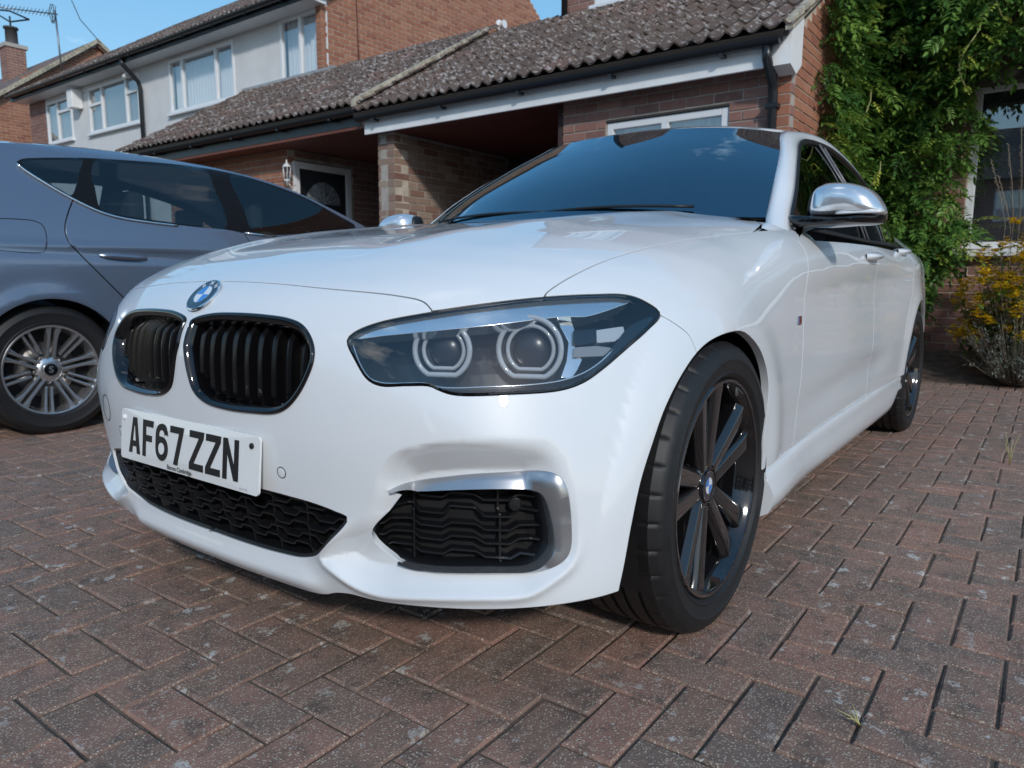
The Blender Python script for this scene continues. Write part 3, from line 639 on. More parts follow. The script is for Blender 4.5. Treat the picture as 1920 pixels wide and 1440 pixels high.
GL = {'A': [[(-.025, -.0395), (-.0112, -.0395), (-.0085, -.0245), (.0085, -.0245), (.0112, -.0395), (.025, -.0395), (.0085, .0395), (-.0085, .0395)]],
      'F': [[(-.022, -.0395), (-.0085, -.0395), (-.0085, -.006), (.017, -.006), (.017, .0075), (-.0085, .0075), (-.0085, .026), (.022, .026), (.022, .0395), (-.022, .0395)]],
      '7': [[(-.025, .0395), (.025, .0395), (.025, .0275), (.0045, -.0395), (-.0105, -.0395), (.0095, .026), (-.025, .026)]],
      'Z': Z_, 'N': [[(-.025, -.0395), (-.0115, -.0395), (-.0115, .012), (.0112, -.0395), (.025, -.0395), (.025, .0395), (.0115, .0395), (.0115, -.012), (-.0112, .0395), (-.025, .0395)]],
      '6': [stroke([(hw, .018)]+arcp(0, hh-hw, hw, hw, 0, 180)+[(-hw, 0)]+arcp(0, -hh+hw, hw, hw, 180, 360)+arcp(0, -.0005+.004-hw*.2, hw, hw*.75, 20, 150, 8), st)]}
xs = [-.2+ -.0235+.061*i for i in range(4)]; xs = [-.190+.0585*i for i in range(4)]+[.060+.0585*i for i in range(3)]
xs = [x-.005 for x in xs]
for ch, cx in zip('AF67ZZN', xs):
    for pg in GL[ch]: plate_poly([(cx+a, b+.002) for a, b in pg], -.001, .0012, 'character', PLB, plate) if ch not in '6' else None
    if ch == 'A': plate_poly([(cx-.0052, -.0115+.002), (cx+.0052, -.0115+.002), (cx, .021+.002)], -.001, .0016, 'counter', PLW, plate)
    if ch == '6':     # outer loop, then the two counters
        outer = [(.025, .016), (.0115, .016)]
        o1 = [(cx+a, b+.002) for a, b in [(.025, .017)]+arcp(0, .0145, .025, .025, 0, 180)+arcp(0, -.0145, .025, .025, 180, 360)+arcp(0, -.013, .025, .025, 0, 75)+[(-.0115, .012)]+arcp(0, .0145, .0115, .0115, 180, 0)+[(.0115, .017)]]
        plate_poly(o1, -.001, .0012, 'character', PLB, plate)
        plate_poly([(cx+a, b+.002) for a, b in arcp(0, -.0145, .0115, .0115, 180, 360)+arcp(0, -.0125, .0115, .0115, 0, 180)], -.001, .0016, 'counter', PLW, plate)
def text_mesh(txt, size, name, m, parent, place, bold=0.):
    cu = bpy.data.curves.new('t', 'FONT'); cu.body = txt; cu.size = size; cu.align_x = 'CENTER'; cu.align_y = 'CENTER'; cu.offset = bold; cu.resolution_u = 3
    o = bpy.data.objects.new('t', cu); COL.objects.link(o); dg = bpy.context.evaluated_depsgraph_get(); me = bpy.data.meshes.new_from_object(o.evaluated_get(dg)); bpy.data.objects.remove(o)
    V = [place(v.co.x, v.co.y) for v in me.vertices]; F_ = [tuple(p.vertices) for p in me.polygons]; bpy.data.meshes.remove(me)
    return mesh(name, V, F_, m, parent)
text_mesh('Barons Cambridge', .0125, 'dealer_lettering', PLB, plate, lambda a, b: plate_pt(a-.008, b-.0465, .0006), .0002)
text_mesh('BS AU 145e', .005, 'maker_mark', mat('plate_grey', (.35, .36, .37), rough=.4), plate, lambda a, b: plate_pt(a+.215, b-.0485, .0006))
for y, m_ in ((-.2455, PLW), (.2365, PLB)):
    c = plate_pt(y, .0365, .0); disc_on(c, (1, 0, PT), [(.0058, 0), (.0055, .003), (.003, .0048), (.0001, .005)], 'screw_cap', m_, plate, 16)
# ---- roundels
BLUE = mat('badge_blue', (.03, .22, .62), rough=.25, coat=.8); BADGEW = mat('badge_white', (.72, .74, .76), rough=.3, coat=.8)
NAVY = mat('badge_ring', (.012, .018, .03), rough=.2, coat=.8)
def roundel(p, nrm, up, r, parent, letters=True):
    nrm = np.array(nrm, float); nrm /= np.linalg.norm(nrm); b = np.array(up, float); b -= nrm*(b@nrm); b /= np.linalg.norm(b); a = np.cross(b, nrm)
    root = disc_on(p, nrm, [(r, -.002), (r, .002), (r*.965, .0032), (r*.93, .003)], 'badge', CHROME, parent, 48)
    disc_on(p, nrm, [(r*.935, .0024), (r*.55, .0030)], 'ring', NAVY, root, 48)
    disc_on(p, nrm, [(r*.56, .0024), (r*.56, .0034), (r*.53, .0034), (r*.53, .0024)], 'inner_rim', CHROME, root, 40)
    for k, m_ in enumerate((BLUE, BADGEW, BLUE, BADGEW)):
        V = [p+nrm*.0031]+[p+nrm*.0031+r*.535*(math.cos(c)*a+math.sin(c)*b) for c in np.linspace(k*math.pi/2+math.pi/2, (k+1)*math.pi/2+math.pi/2, 11)]
        mesh('quadrant', V, [tuple(range(len(V)))], m_, root)
    if letters:
        for ch, an_ in (('B', 132), ('M', 90), ('W', 48)):
            c = R_(an_); ta = math.sin(c)*a-math.cos(c)*b; ra = math.cos(c)*a+math.sin(c)*b
            text_mesh(ch, r*.36, 'letter', BADGEW, root, lambda u, v: p+nrm*.0031+ra*(r*.745+v)+ta*u, r*.008)
    return root
p = cast([(391.5, 555)])[0]; p[1] = 0; nn_ = NN(p[None])[0]; nn_[1] = 0
roundel(p+nn_*.002, nn_, (0, 0, 1), .0425, car)
# ---- headlamps
LENS = glass('lamp_lens', (.93, .95, .96), .09); SILV = mat('lamp_silver', (.80, .82, .84), rough=.16, metal=.9); HOUS = mat('lamp_housing', (.012, .013, .015), rough=.3)
CLEAR = mat('light_guide', (.42, .45, .48), rough=.08, coat=.8); PROJ = glass('projector_glass', (.25, .28, .32), .10)
zpx = lambda L_: [(600+a/2.8235, 500+b/2.8235) for a, b in L_]
hin = inset(HL, GAP)
P0 = fromdom(hin, -.003); cpt = P0.mean(0)
deep = fromdom(inset(HL, .012), -.115)
hp2, hn2, ht2 = domgrid_patch(inset(HL, .012), .03, -.115, '', None, None)
hv = np.vstack([P0, deep, hp2]); k = len(P0)
LAMP = MB().add(hv, [(i, (i+1) % k, k+(i+1) % k, k+i) for i in range(k)]+[tuple(int(j)+2*k for j in q_) for q_ in ht2]).build('headlamp', HOUS, car)
ring_loft([fromdom(inset(HL, .0005), -.012), fromdom(inset(HL, .0008), -.0005), fromdom(inset(HL, .0038), .0004), fromdom(inset(HL, .0046), -.004)], 'gasket', BLACKG, LAMP)
lp, ln, lt = domgrid_patch(inset(HL, .0043), .014, 0., '', None, None)
shell('lens', lp, ln, lt, LENS, LAMP, depth=0, mirror=False)
def densify(P, k=6):
    P = np.asarray(P, float); return np.vstack([P[i]+(P[(i+1) % len(P)]-P[i])*t for i in range(len(P)) for t in np.linspace(0, 1, k, endpoint=False)[:, None]])
def plate_at(px, off, depth, name, m, n=80, step=.012):
    poly = todom(cast(spl(px, n, True) if name in ('light_bar', 'inner_cover') else densify(px), off)); p_, n_, t_ = domgrid_patch(poly, step, off, '', None, None)
    return shell(name, p_, n_, t_, m, LAMP, depth=depth, mirror=False)
plate_at(zpx([(172, 380), (310, 314), (600, 256), (900, 212), (1200, 177), (1450, 168), (1590, 172), (1650, 182), (1600, 200), (1540, 222), (1480, 242), (1400, 262), (1290, 262), (900, 308), (600, 338), (350, 362)]), -.012, .03, 'light_bar', SILV)
AX = np.array([.90, .42, .06]); AX /= np.linalg.norm(AX); a_x = np.cross([0, 0, 1.], AX); a_x /= np.linalg.norm(a_x); b_x = np.cross(AX, a_x)
def hexring(c, r, rt, name, m, fl=.86):
    pts = [c+a_x*(r*math.cos(t)*(1.0))+b_x*(max(r*math.sin(t), -r*fl)) for t in np.linspace(0, 2*math.pi, 49)]
    return MB().tube(pts, rt, 8, False).build(name, m, LAMP)
for (px_, r, off) in (((829, 657), .050, -.052), ((993, 655), .056, -.052)):
    c = cast([px_], off)[0]
    hexring(c, r, .0052, 'light_ring', CLEAR); hexring(c-AX*.010, r*.74, .0040, 'light_ring', CLEAR)
    V = []; nn2 = 40
    for rr, h in ((r*1.08, .0), (r*1.02, -.03), (r*.6, -.045)):
        for t in np.linspace(0, 2*math.pi, nn2, endpoint=False): V.append(c+AX*h+a_x*rr*math.cos(t)+b_x*max(rr*math.sin(t), -rr*.9))
    MB().add(V, [(i*nn2+j, i*nn2+(j+1) % nn2, (i+1)*nn2+(j+1) % nn2, (i+1)*nn2+j) for i in range(2) for j in range(nn2)], True).build('bezel', mat('bezel_grey', (.12, .125, .13), rough=.22, metal=.6), LAMP)
    disc_on(c-AX*.035, AX, [(r*.62, 0)]+[(r*.62*math.cos(t), r*.38*math.sin(t)) for t in np.linspace(.15, 1.56, 8)], 'projector', mat('projector_lens', (.02, .022, .028), rough=.28), LAMP, 32)
plate_at(zpx([(1268, 300), (1330, 290), (1352, 360), (1345, 470), (1385, 490), (1360, 545), (1330, 590), (1280, 585), (1310, 500), (1320, 400)]), -.030, .02, 'reflector', SILV)
plate_at(zpx([(1345, 340), (1470, 330), (1480, 395), (1370, 412), (1345, 405)]), -.022, .02, 'indicator_shroud', BLACKG)
plate_at(zpx([(1468, 338), (1605, 318), (1612, 352), (1560, 392), (1470, 400)]), -.018, .012, 'indicator', CLEAR)
plate_at(zpx([(1350, 430), (1470, 422), (1545, 432), (1500, 470), (1350, 475)]), -.020, .012, 'indicator', mat('indicator_smoke', (.22, .23, .24), rough=.2, coat=.6))
plate_at(zpx([(1560, 420), (1640, 320), (1760, 262), (1790, 258), (1700, 345), (1600, 430), (1480, 545), (1400, 590), (1480, 510)]), -.012, .012, 'inner_cover', BLACKG)
MB().tube(on_body(zpx([(172, 405), (205, 500), (262, 590), (330, 615), (560, 618), (640, 640), (900, 636), (1150, 622), (1290, 600), (1400, 560), (1490, 500), (1550, 440)]), 60, False, -.012), .0016, 6).build('trim_line', SILV, LAMP)
mirror_obj(LAMP)
# ---- wheels
RIM = mat('rim_black', (.007, .007, .008), rough=.10, coat=.9, coat_rough=.03); DISC = mat('brake_disc', (.20, .19, .18), rough=.35, metal=.9); TYREM = RUBBER
def tyre_mesh(R=.318, ri=.238, w=.225, sipe=True):
    pr = [(ri, -.095), (ri+.004, -.104), (ri+.012, -.1095), (ri+.0135, -.1112), (ri+.016, -.1096), (ri+.03, -.1128), (R-.040, -.1142), (R-.038, -.1156), (R-.036, -.1142), (R-.022, -.1112), (R-.014, -.106), (R-.006, -.098), (R-.002, -.088)]
    tread = [(-.086, 0), (-.058, 0), (-.056, -.006), (-.048, -.006), (-.046, 0), (-.022, .001), (-.020, -.006), (-.012, -.006), (-.010, .001)]
    pr = pr+[(R+d, x) for x, d in tread]; pr = pr+[(r, -h) for r, h in pr[::-1]]
    n = 432; V = []; F_ = []; mlen = len(pr)
    for i, (r, h) in enumerate(pr):
        for k in range(n):
            c = 2*math.pi*k/n; rr = r
            if sipe and abs(h) > .066 and r > R-.012 and k % 12 == 0: rr -= .004
            V.append((rr*math.cos(c), h, rr*math.sin(c)))
    for i in range(mlen-1):
        for k in range(n): F_.append((i*n+k, i*n+(k+1) % n, (i+1)*n+(k+1) % n, (i+1)*n+k))
    return V, F_
TV, TF = tyre_mesh()
def wheel(x, sgn, y=.7605):
    root = MB().add(TV, TF, True).build('tyre', TYREM, None, auto=35)
    w = empty('wheel'); w.parent = car; w.location = (x, y*sgn, .318); w.rotation_euler = (0, 0, 0 if sgn > 0 else math.pi)
    root.parent = w
    lip = MB().lathe([(.2385, .090), (.2395, .103), (.2365, .1065), (.2305, .1055), (.2285, .098), (.224, .094), (.216, .05), (.212, -.03), (.214, -.09), (.23, -.10)], (0, 0, 0), 1, 72).build('rim', RIM, w, auto=40)
    MB().lathe([(.062, .02), (.165, .02), (.165, .012), (.062, .012)], (0, 0, 0), 1, 48).build('brake_disc', DISC, w, auto=40)
    MB().lathe([(.212, -.02), (.05, -.02)], (0, 0, 0), 1, 40).build('inner_barrel', DARK, w)
    hub = MB().lathe([(.070, .035), (.068, .062), (.056, .072), (.040, .076), (.0385, .081), (.0365, .081), (.036, .0745), (.0001, .0745)], (0, 0, 0), 1, 48).build('hub', RIM, w, auto=40)
    for k in range(5):
        a0 = R_(80)+2*math.pi*k/5
        for sd_ in (-1, 1):
            rows = []
            for u in np.linspace(0, 1, 15):
                r = .045+u*(.2315-.045); ra_ = np.array([.045*math.cos(a0+sd_*.34), .045*math.sin(a0+sd_*.34)]); rb_ = np.array([.232*math.cos(a0+sd_*.205), .232*math.sin(a0+sd_*.205)]); rc_ = ra_*(1-u)+rb_*u; r = np.hypot(*rc_)
                ca = math.atan2(rc_[1], rc_[0])
                wd = .042+.016*u+.012*max(0, u-.82)/.18
                yf = .078+.016*u
                tdir = np.array([-math.sin(ca), 0, math.cos(ca)]); cpos = np.array([r*math.cos(ca), 0, r*math.sin(ca)])
                out_ = tdir*sd_
                # section: inner low edge, ridge, outer face, backs
                rows.append([cpos-out_*wd*.45+[0, yf-.04, 0], cpos-out_*wd*.5+[0, yf-.012, 0], cpos-out_*wd*.38+[0, yf-.002, 0], cpos+out_*wd*.22+[0, yf, 0], cpos+out_*wd*.5+[0, yf-.014, 0], cpos+out_*wd*.42+[0, yf-.045, 0]])
            V = [p_ for r_ in rows for p_ in r_]; nn3 = 6
            MB().add(V, [(i*nn3+j, i*nn3+(j+1) % nn3, (i+1)*nn3+(j+1) % nn3, (i+1)*nn3+j) for i in range(14) for j in range(nn3)]+[tuple(range(6)), tuple(14*6+j for j in range(6))[::-1]]).build('spoke', RIM, w, bevel=.0025, auto=35)
        ab = a0+math.pi/5; 
        MB().lathe([(.0085, .05), (.0085, .066), (.006, .068), (.0001, .068)], (.053*math.cos(ab), 0, .053*math.sin(ab)), 1, 12).build('wheel_bolt', BLACKG, w, auto=40)
    r_ = roundel(np.array([0, .0755, 0]), (0, 1, 0), (0, 0, 1), .034, w, False)
    for ch in list(r_.children): ch.parent = w; ch.name = 'cap_'+ch.name.split('.')[0]
    return w
for x in (0, -2.69):
    for sg in (1, -1): wheel(x, sg)
# arch liners
for x in (0, -2.69):
    for sg in (1, -1):
        G = [[(x+.352*math.cos(a), sg*y, .325+.352*math.sin(a)) for a in np.linspace(-.4, math.pi+.4, 40)] for y in (.45, .66, .842)]
        MB().grid(G).build('arch_liner', BLACKP, car)
# ---- side skirts
xs_ = np.r_[np.linspace(-.275, -.5, 8), np.linspace(-.6, -2.0, 12), np.linspace(-2.1, -2.33, 8)]
def skirt(sgn):
    G = []
    for x in xs_:
        fl = .022*sstep((x+.75)/.45); up = .075*sstep((-x-2.0)/.33)**2; top = .303+.0115*(-x-.26)/1.0
        P_ = [(.845, top), (.862+fl*.2, top-.002), (.868+fl*.5, top-.012), (.866+fl*.8, top-.030), (.872+fl*1.2, top-.060), (.872+fl*1.2, .215+up), (.866+fl, .192+up), (.842+fl*.5, .172+up), (.80, .170+up), (.70, .18+up)]
        G.append([(x, sgn*a, b) for a, b in P_])
    MB().grid(G).add(G[0], [tuple(range(10))]).add(G[-1], [tuple(range(10))]).build('side_skirt', WHITE, car, auto=40)
skirt(1); skirt(-1)
# ---- greenhouse
def coons(c0, c1, d0, d1, nu, nv):
    u = np.linspace(0, 1, nu)[:, None, None]; v = np.linspace(0, 1, nv)[None, :, None]
    A = spl(c0, nu)[:, None]; B = spl(c1, nu)[:, None]; C_ = spl(d0, nv)[None]; D2 = spl(d1, nv)[None]
    return (1-v)*A+v*B+(1-u)*C_+u*D2-((1-u)*(1-v)*A[:1]+u*(1-v)*A[-1:]+(1-u)*v*B[:1]+u*v*B[-1:])
GLASS = glass('tinted_glass', (.09, .11, .12), .26, 0., (.62, .86, 1.0)); SGL = glass('side_glass', (.07, .08, .09), .045)  # windscreen: blue of the reflected sky put into the reflection colour
yb = np.linspace(-.705, .705, 21); wsb = np.stack([-.47-.25*(np.abs(yb)/.705)**2.2, yb, .955-.004*(yb/.705)**2], 1)
yt = np.linspace(-.562, .562, 21); wst = np.stack([-1.13-.17*(np.abs(yt)/.562)**2.4, yt, 1.332-.030*(np.abs(yt)/.562)**3], 1)
pil = np.array([wsb[-1], [-.90, .668, 1.083], [-1.10, .620, 1.200], wst[-1]])
G = coons(wsb, wst, pil*MIR, pil, 41, 21)
MB().grid(G.tolist()).build('windscreen', GLASS, car)
# frit border just behind the glass
FR = mat('frit', (.006, .006, .008), rough=.35)
def strip(G0, i0, i1, j0, j1, off, name): MB().grid((G0[i0:i1, j0:j1]+off).tolist()).build(name, FR, car)
G2 = coons(wsb, wst, pil*MIR, pil, 81, 41); od = np.array([-.004, 0, -.004])
strip(G2, 0, 5, 0, 41, od, 'windscreen_border'); strip(G2, 76, 81, 0, 41, od, 'windscreen_border'); strip(G2, 4, 77, 38, 41, od, 'windscreen_border'); strip(G2, 4, 77, 0, 6, od, 'windscreen_border')
# A-pillar, roof rail and C-pillar as one body-side strip
inner = spl(np.vstack([[[-.63, .735, .90]], pil, [[-1.42, .566, 1.325], [-1.75, .572, 1.352], [-2.25, .565, 1.330], [-2.65, .555, 1.283], [-3.0, .54, 1.205], [-3.28, .53, 1.10]]]), 60)
outer = spl(np.array([[-.69, .80, .875], [-.765, .765, .935], [-.95, .722, 1.055], [-1.15, .668, 1.180], [-1.33, .622, 1.262], [-1.47, .606, 1.297], [-1.78, .615, 1.312], [-2.25, .612, 1.285], [-2.62, .605, 1.238], [-2.95, .60, 1.160], [-3.22, .60, 1.06]]), 60)
rl = []
for a, b in zip(inner, outer):
    m_ = (a+b)/2; o_ = np.array([.15, .75, .62]); o_ /= np.linalg.norm(o_); rl.append([a-np.array([.0, .0, .012]), a, a*.75+b*.25+o_*.009, m_+o_*.012, a*.25+b*.75+o_*.009, b, b-np.array([0, .02, 0])])
rl = np.array(rl)
for sg in (1, -1): MB().grid((rl*[1, sg, 1]).tolist()).build('roof_pillar', WHITE, car)
# roof
back = np.stack([np.full(21, -3.28)+.05*(1-(yt/.53)**2), np.linspace(-.53, .53, 21), 1.10+.04*(1-(np.linspace(-1, 1, 21))**2)], 1)
railR = inner[np.argmin(np.abs(inner[:, 0]+1.30)):]; railR = np.vstack([wst[-1], railR[railR[:, 0] < -1.33]])
Gr = coons(wst, back, railR*MIR, railR, 31, 25); w_ = np.sin(np.linspace(0, 1, 31)*math.pi)[:, None]**.7*np.clip(np.linspace(0, 1, 25)*3.2, 0, 1)[None]; Gr[:, :, 2] += .024*w_
MB().grid(Gr.tolist()).build('roof', WHITE, car)
# rear end (unseen from the front, closed all the same)
yb2 = np.linspace(-.53, .53, 21); rb = np.stack([np.full(21, -3.50), yb2*1.2, np.full(21, .92)], 1); rb2 = np.stack([np.full(21, -3.58), yb2*1.25, np.full(21, .30)], 1)
MB().grid([back.tolist(), rb.tolist()]).build('rear_window', SGL, car); MB().grid([rb.tolist(), rb2.tolist()]).build('tailgate', WHITE, car)
for sg in (1, -1):
    cl = [[(-3.30, sg*.53, 1.06), (-3.22, sg*.60, 1.06), (-2.9, sg*.74, .95), (-3.3, sg*.74, .94)], [(-3.5, sg*.63, .92), (-3.3, sg*.75, .94), (-3.3, sg*.75, .94), (-3.5, sg*.64, .92)], [(-3.58, sg*.66, .3), (-3.58, sg*.66, .92), (-3.2, sg*.76, .90), (-3.2, sg*.76, .3)]]
    b_ = MB()
    for q_ in cl: b_.add(q_, [(0, 1, 2, 3)])
    b_.build('rear_corner', WHITE, car)
# side windows: belt line to roof rail
bl = np.stack([np.linspace(-.775, -3.0, 24), np.interp(np.linspace(-.775, -3.0, 24), [-3, -2.2, -.775], [.70, .775, .770]), np.interp(np.linspace(-.775, -3.0, 24), [-3.0, -1.8, -.775], [.95, .925, .925])], 1)
tl = outer[np.linspace(0, 54, 24).astype(int)]-np.array([0, .006, .004])
def seg(i0, i1, m, name, off=0.):
    """vertical strip of the side glazing between stations i0 and i1 (fractions)"""
    n_ = 10; fs = np.linspace(i0, i1, n_)*23; rowsb = [np.stack([np.interp(fs, np.arange(24), bl[:, k]) for k in range(3)], 1)]; rowt = np.stack([np.interp(fs, np.arange(24), tl[:, k]) for k in range(3)], 1)
    for sg in (1, -1):
        G_ = []
        for v in np.linspace(.0, 1, 8):
            p_ = rowsb[0]*(1-v)+rowt*v; p_ = p_+np.array([0, .022*math.sin(math.pi*v)+off, 0]); G_.append(p_*[1, sg, 1])
        MB().grid(np.array(G_).tolist()).build(name, m, car)
seg(.0, .445, SGL, 'front_door_window'); seg(.475, .80, SGL, 'rear_door_window'); seg(.82, .99, SGL, 'quarter_window')
seg(.44, .48, BLACKG, 'b_pillar', .002); seg(.80, .825, BLACKG, 'c_pillar', .002)
for sg in (1, -1):
    MB().tube((bl+[0, .012, .0])*[1, sg, 1], .009, 8).build('belt_seal', BLACKP, car)
    MB().tube((outer[2:56]+[0, -.002, -.006])*[1, sg, 1], .010, 8).build('window_seal', BLACKP, car)
    MB().tube(np.array([bl[0]+[0, .006, 0], (bl[0]+outer[1])/2, outer[2]+[0, -.002, -.006]])*[1, sg, 1], .009, 8).build('window_seal', BLACKP, car)
    f_ = .46*23; pb = np.array([np.interp(f_, np.arange(24), bl[:, k]) for k in range(3)]); pt = np.array([np.interp(f_, np.arange(24), tl[:, k]) for k in range(3)])
    for dx in (-.035, .035): MB().tube([(pb+[dx, .008, 0])*[1, sg, 1], ((pb+pt)/2+[dx, .03, 0])*[1, sg, 1], (pt+[dx, .006, 0])*[1, sg, 1]], .004, 6).build('pillar_trim', mat('trim_grey', (.18, .18, .19), rough=.3), car)
# scuttle, wipers, cabin
MB().grid([[(-.42-.18*(y/.70)**2, y, .94) for y in np.linspace(-.70, .70, 21)], [(-.56-.22*(y/.70)**2, y, .945) for y in np.linspace(-.71, .71, 21)]]).build('scuttle', BLACKP, car)
for y0, y1 in ((-.50, .05), (.02, .52)):
    pw_ = [(-.52-.20*(abs(y)/.70)**2.2, y, .984+.008*math.sin((y-y0)/(y1-y0)*3)) for y in np.linspace(y0, y1, 10)]
    MB().tube(pw_, .0045, 6).build('wiper', BLACKP, car)
CAB = mat('cabin_trim', (.018, .018, .02), rough=.7); SEAT = mat('seat_cloth', (.03, .03, .034), rough=.85)
MB().add([(-.75, -.66, .93), (-.75, .66, .93), (-1.05, .66, .955), (-1.05, -.66, .955), (-1.15, -.66, .6), (-1.15, .66, .6)], [(0, 1, 2, 3), (3, 2, 5, 4)]).build('dashboard', CAB, car)
for y in (-.36, .36):
    for x0 in (-1.75, -2.55):
        MB().box((x0-.12, y-.25, .55), (x0, y+.25, 1.10)).build('seat_back', SEAT, car, bevel=.05, seg=3, auto=40)
        MB().box((x0-.11, y-.13, 1.12), (x0-.02, y+.13, 1.28)).build('headrest', SEAT, car, bevel=.035, seg=3, auto=40)
        MB().box((x0-.05, y-.25, .45), (x0+.5, y+.25, .58)).build('seat_base', SEAT, car, bevel=.04, seg=3, auto=40)
sw = [(-1.12-.07*math.sin(t), -.36+.18*math.cos(t), .93+.17*math.sin(t)) for t in np.linspace(0, 2*math.pi, 33)]
MB().tube(sw, .014, 8, False).build('steering_wheel', CAB, car)
MB().box((-1.08, -.10, 1.235), (-1.06, .12, 1.295)).build('rear_view_mirror', CAB, car, bevel=.008)
# ---- door mirrors
MCAP = mat('mirror_cap', (.80, .81, .83), rough=.20, metal=.75, coat=.4)
def dome(loop2, x0, depth, back_, name, m, parent, lift=1.0):
    L2 = spl(np.array(loop2), 48, True); c = L2.mean(0); V = []; n_ = 48
    for x_, k_ in [(x0-back_, .96), (x0-back_*.6, .995), (x0, 1.0)]+[(x0+depth*math.sqrt(1-k_**3.2), k_) for k_ in (.97, .93, .86, .76, .63, .48, .3, .12)]:
        for p_ in L2: V.append((x_, *(c+(p_-c)*k_)))
    r_ = 11; F_ = [(i*n_+j, i*n_+(j+1) % n_, (i+1)*n_+(j+1) % n_, (i+1)*n_+j) for i in range(r_-1) for j in range(n_)]+[tuple(range(n_))[::-1], tuple((r_-1)*n_+j for j in range(n_))]
    return MB().add(V, F_, True).build(name, m, parent, auto=60)
MXP = -.80
def yz(L_): return [tuple(onplane([p_], 0, MXP)[0][1:]) for p_ in L_]
mc = yz([(1521, 404), (1522, 380), (1530, 357), (1548, 346), (1575, 342.5), (1605, 345), (1635, 356), (1652, 374), (1660, 402), (1600, 405)])
MR = dome(mc, MXP, .070, .05, 'door_mirror', MCAP, car)
mb = yz([(1474, 407), (1518, 404), (1600, 405), (1661, 401), (1657, 415), (1640, 420), (1600, 423), (1540, 429), (1490, 434), (1476, 430)])
dome(mb, MXP-.01, .07, .04, 'mirror_base', BLACKG, MR)
mi_ = yz([(1572, 403.5), (1580, 398.5), (1620, 398), (1659, 396), (1660, 400), (1620, 403)])
dome(mi_, MXP+.045, .016, .04, 'indicator', mat('indicator_clear', (.75, .77, .8), rough=.12, coat=.8), MR)
ms = yz([(1512, 406), (1514, 385), (1521, 362), (1530, 352), (1528, 380), (1526, 405)])
dome(ms, MXP-.02, .03, .03, 'mirror_surround', BLACKP, MR)
mirror_obj(MR)
# ---- door handles, wing badge
for px_, s_ in (((1634, 481), 1.0), ((1690, 472), 1.0)):
    c = cast([px_])[0]; nn_ = NN(c[None])[0]
    b_ = MB(); G_ = []
    for u in np.linspace(-1, 1, 15):
        h_ = .036*(1-abs(u)**3)+.006; cc_ = c+np.array([-u*.105, 0, .004*u])
        G_.append([cc_+np.array([0, math.cos(t)*h_*.95, math.sin(t)*.017*(1-.35*abs(u)**2)]) for t in np.linspace(0, 2*math.pi, 13)])
    for sg in (1, -1): MB().grid((np.array(G_)*[1, sg, 1]).tolist()).build('door_handle', WHITE, car)
c = cast([(1498, 601)])[0]; nn_ = NN(c[None])[0]
bx_ = lambda u, v, h: c+np.array([-u, 0, v])+nn_*h
wb = MB().add([bx_(-.019, -.013, .0), bx_(.019, -.013, .0), bx_(.019, .013, .0), bx_(-.019, .013, .0), bx_(-.016, -.012, .003), bx_(.019, -.012, .003), bx_(.016, .012, .003), bx_(-.019, .012, .003)], [(4, 5, 6, 7), (0, 1, 5, 4), (1, 2, 6, 5), (2, 3, 7, 6), (3, 0, 4, 7)]).build('wing_badge', CHROME, car)
for u0, col in ((-.017, (.12, .35, .75)), (-.011, (.02, .06, .25)), (-.005, (.65, .03, .03))):
    MB().add([bx_(u0+.001, -.010, .0034), bx_(u0+.006, -.010, .0034), bx_(u0+.004, .010, .0034), bx_(u0-.001, .010, .0034)], [(0, 1, 2, 3)]).build('stripe', mat('stripe_%d' % int(u0*-1000), col, rough=.3), wb)
text_mesh('M', .024, 'letter', mat('trim_grey2', (.30, .30, .32), rough=.25, metal=.8), wb, lambda a, b: bx_(.0085-0+a*.8, b, .0036), .0006)
# ================================================================== SETTING
def nodes_mat(name):
    m = bpy.data.materials.new(name); m.use_nodes = True; MATS[name] = m
    return m, m.node_tree.nodes, m.node_tree.links.new, m.node_tree.nodes['Principled BSDF']
def piece_random(n, l):
    """per-piece random number: object random for single pieces, 'rnd' attribute inside joined meshes"""
    oi = n.new('ShaderNodeObjectInfo'); at = n.new('ShaderNodeAttribute'); at.attribute_name = 'rnd'
    a = n.new('ShaderNodeMath'); a.operation = 'ADD'; l(oi.outputs['Random'], a.inputs[0]); l(at.outputs['Fac'], a.inputs[1])
    f = n.new('ShaderNodeMath'); f.operation = 'FRACT'; l(a.outputs[0], f.inputs[0]); return f.outputs[0]
def ramp(n, l, src, stops):
    r = n.new('ShaderNodeValToRGB'); e = r.color_ramp.elements
    while len(e) < len(stops): e.new(.5)
    for i, (p, c) in enumerate(stops): e[i].position = p; e[i].color = (*c, 1)
    l(src, r.inputs[0]); return r.outputs[0]
def mixc(n, l, fac, a, b, mode='MIX'):
    m = n.new('ShaderNodeMix'); m.data_type = 'RGBA'; m.blend_type = mode
    for s_, v in ((0, fac), (6, a), (7, b)):
        if hasattr(v, 'links') or hasattr(v, 'is_linked'): l(v, m.inputs[s_])
        else: m.inputs[s_].default_value = v if s_ == 0 else (*v, 1)
    return m.outputs[2]
def noise(n, l, vec, sc, det=4, rough=.55):
    z = n.new('ShaderNodeTexNoise'); z.inputs['Scale'].default_value = sc; z.inputs['Detail'].default_value = det; z.inputs['Roughness'].default_value = rough; l(vec, z.inputs['Vector']); return z.outputs[0]
def thr(n, l, v, a, b):
    m = n.new('ShaderNodeMapRange'); m.interpolation_type = 'SMOOTHSTEP'; m.inputs['From Min'].default_value = a; m.inputs['From Max'].default_value = b; l(v, m.inputs['Value']); return m.outputs[0]
def mulv(n, l, a, b):
    m = n.new('ShaderNodeMath'); m.operation = 'MULTIPLY'
    for i, v in enumerate((a, b)):
        if isinstance(v, (int, float)): m.inputs[i].default_value = v
        else: l(v, m.inputs[i])
    return m.outputs[0]
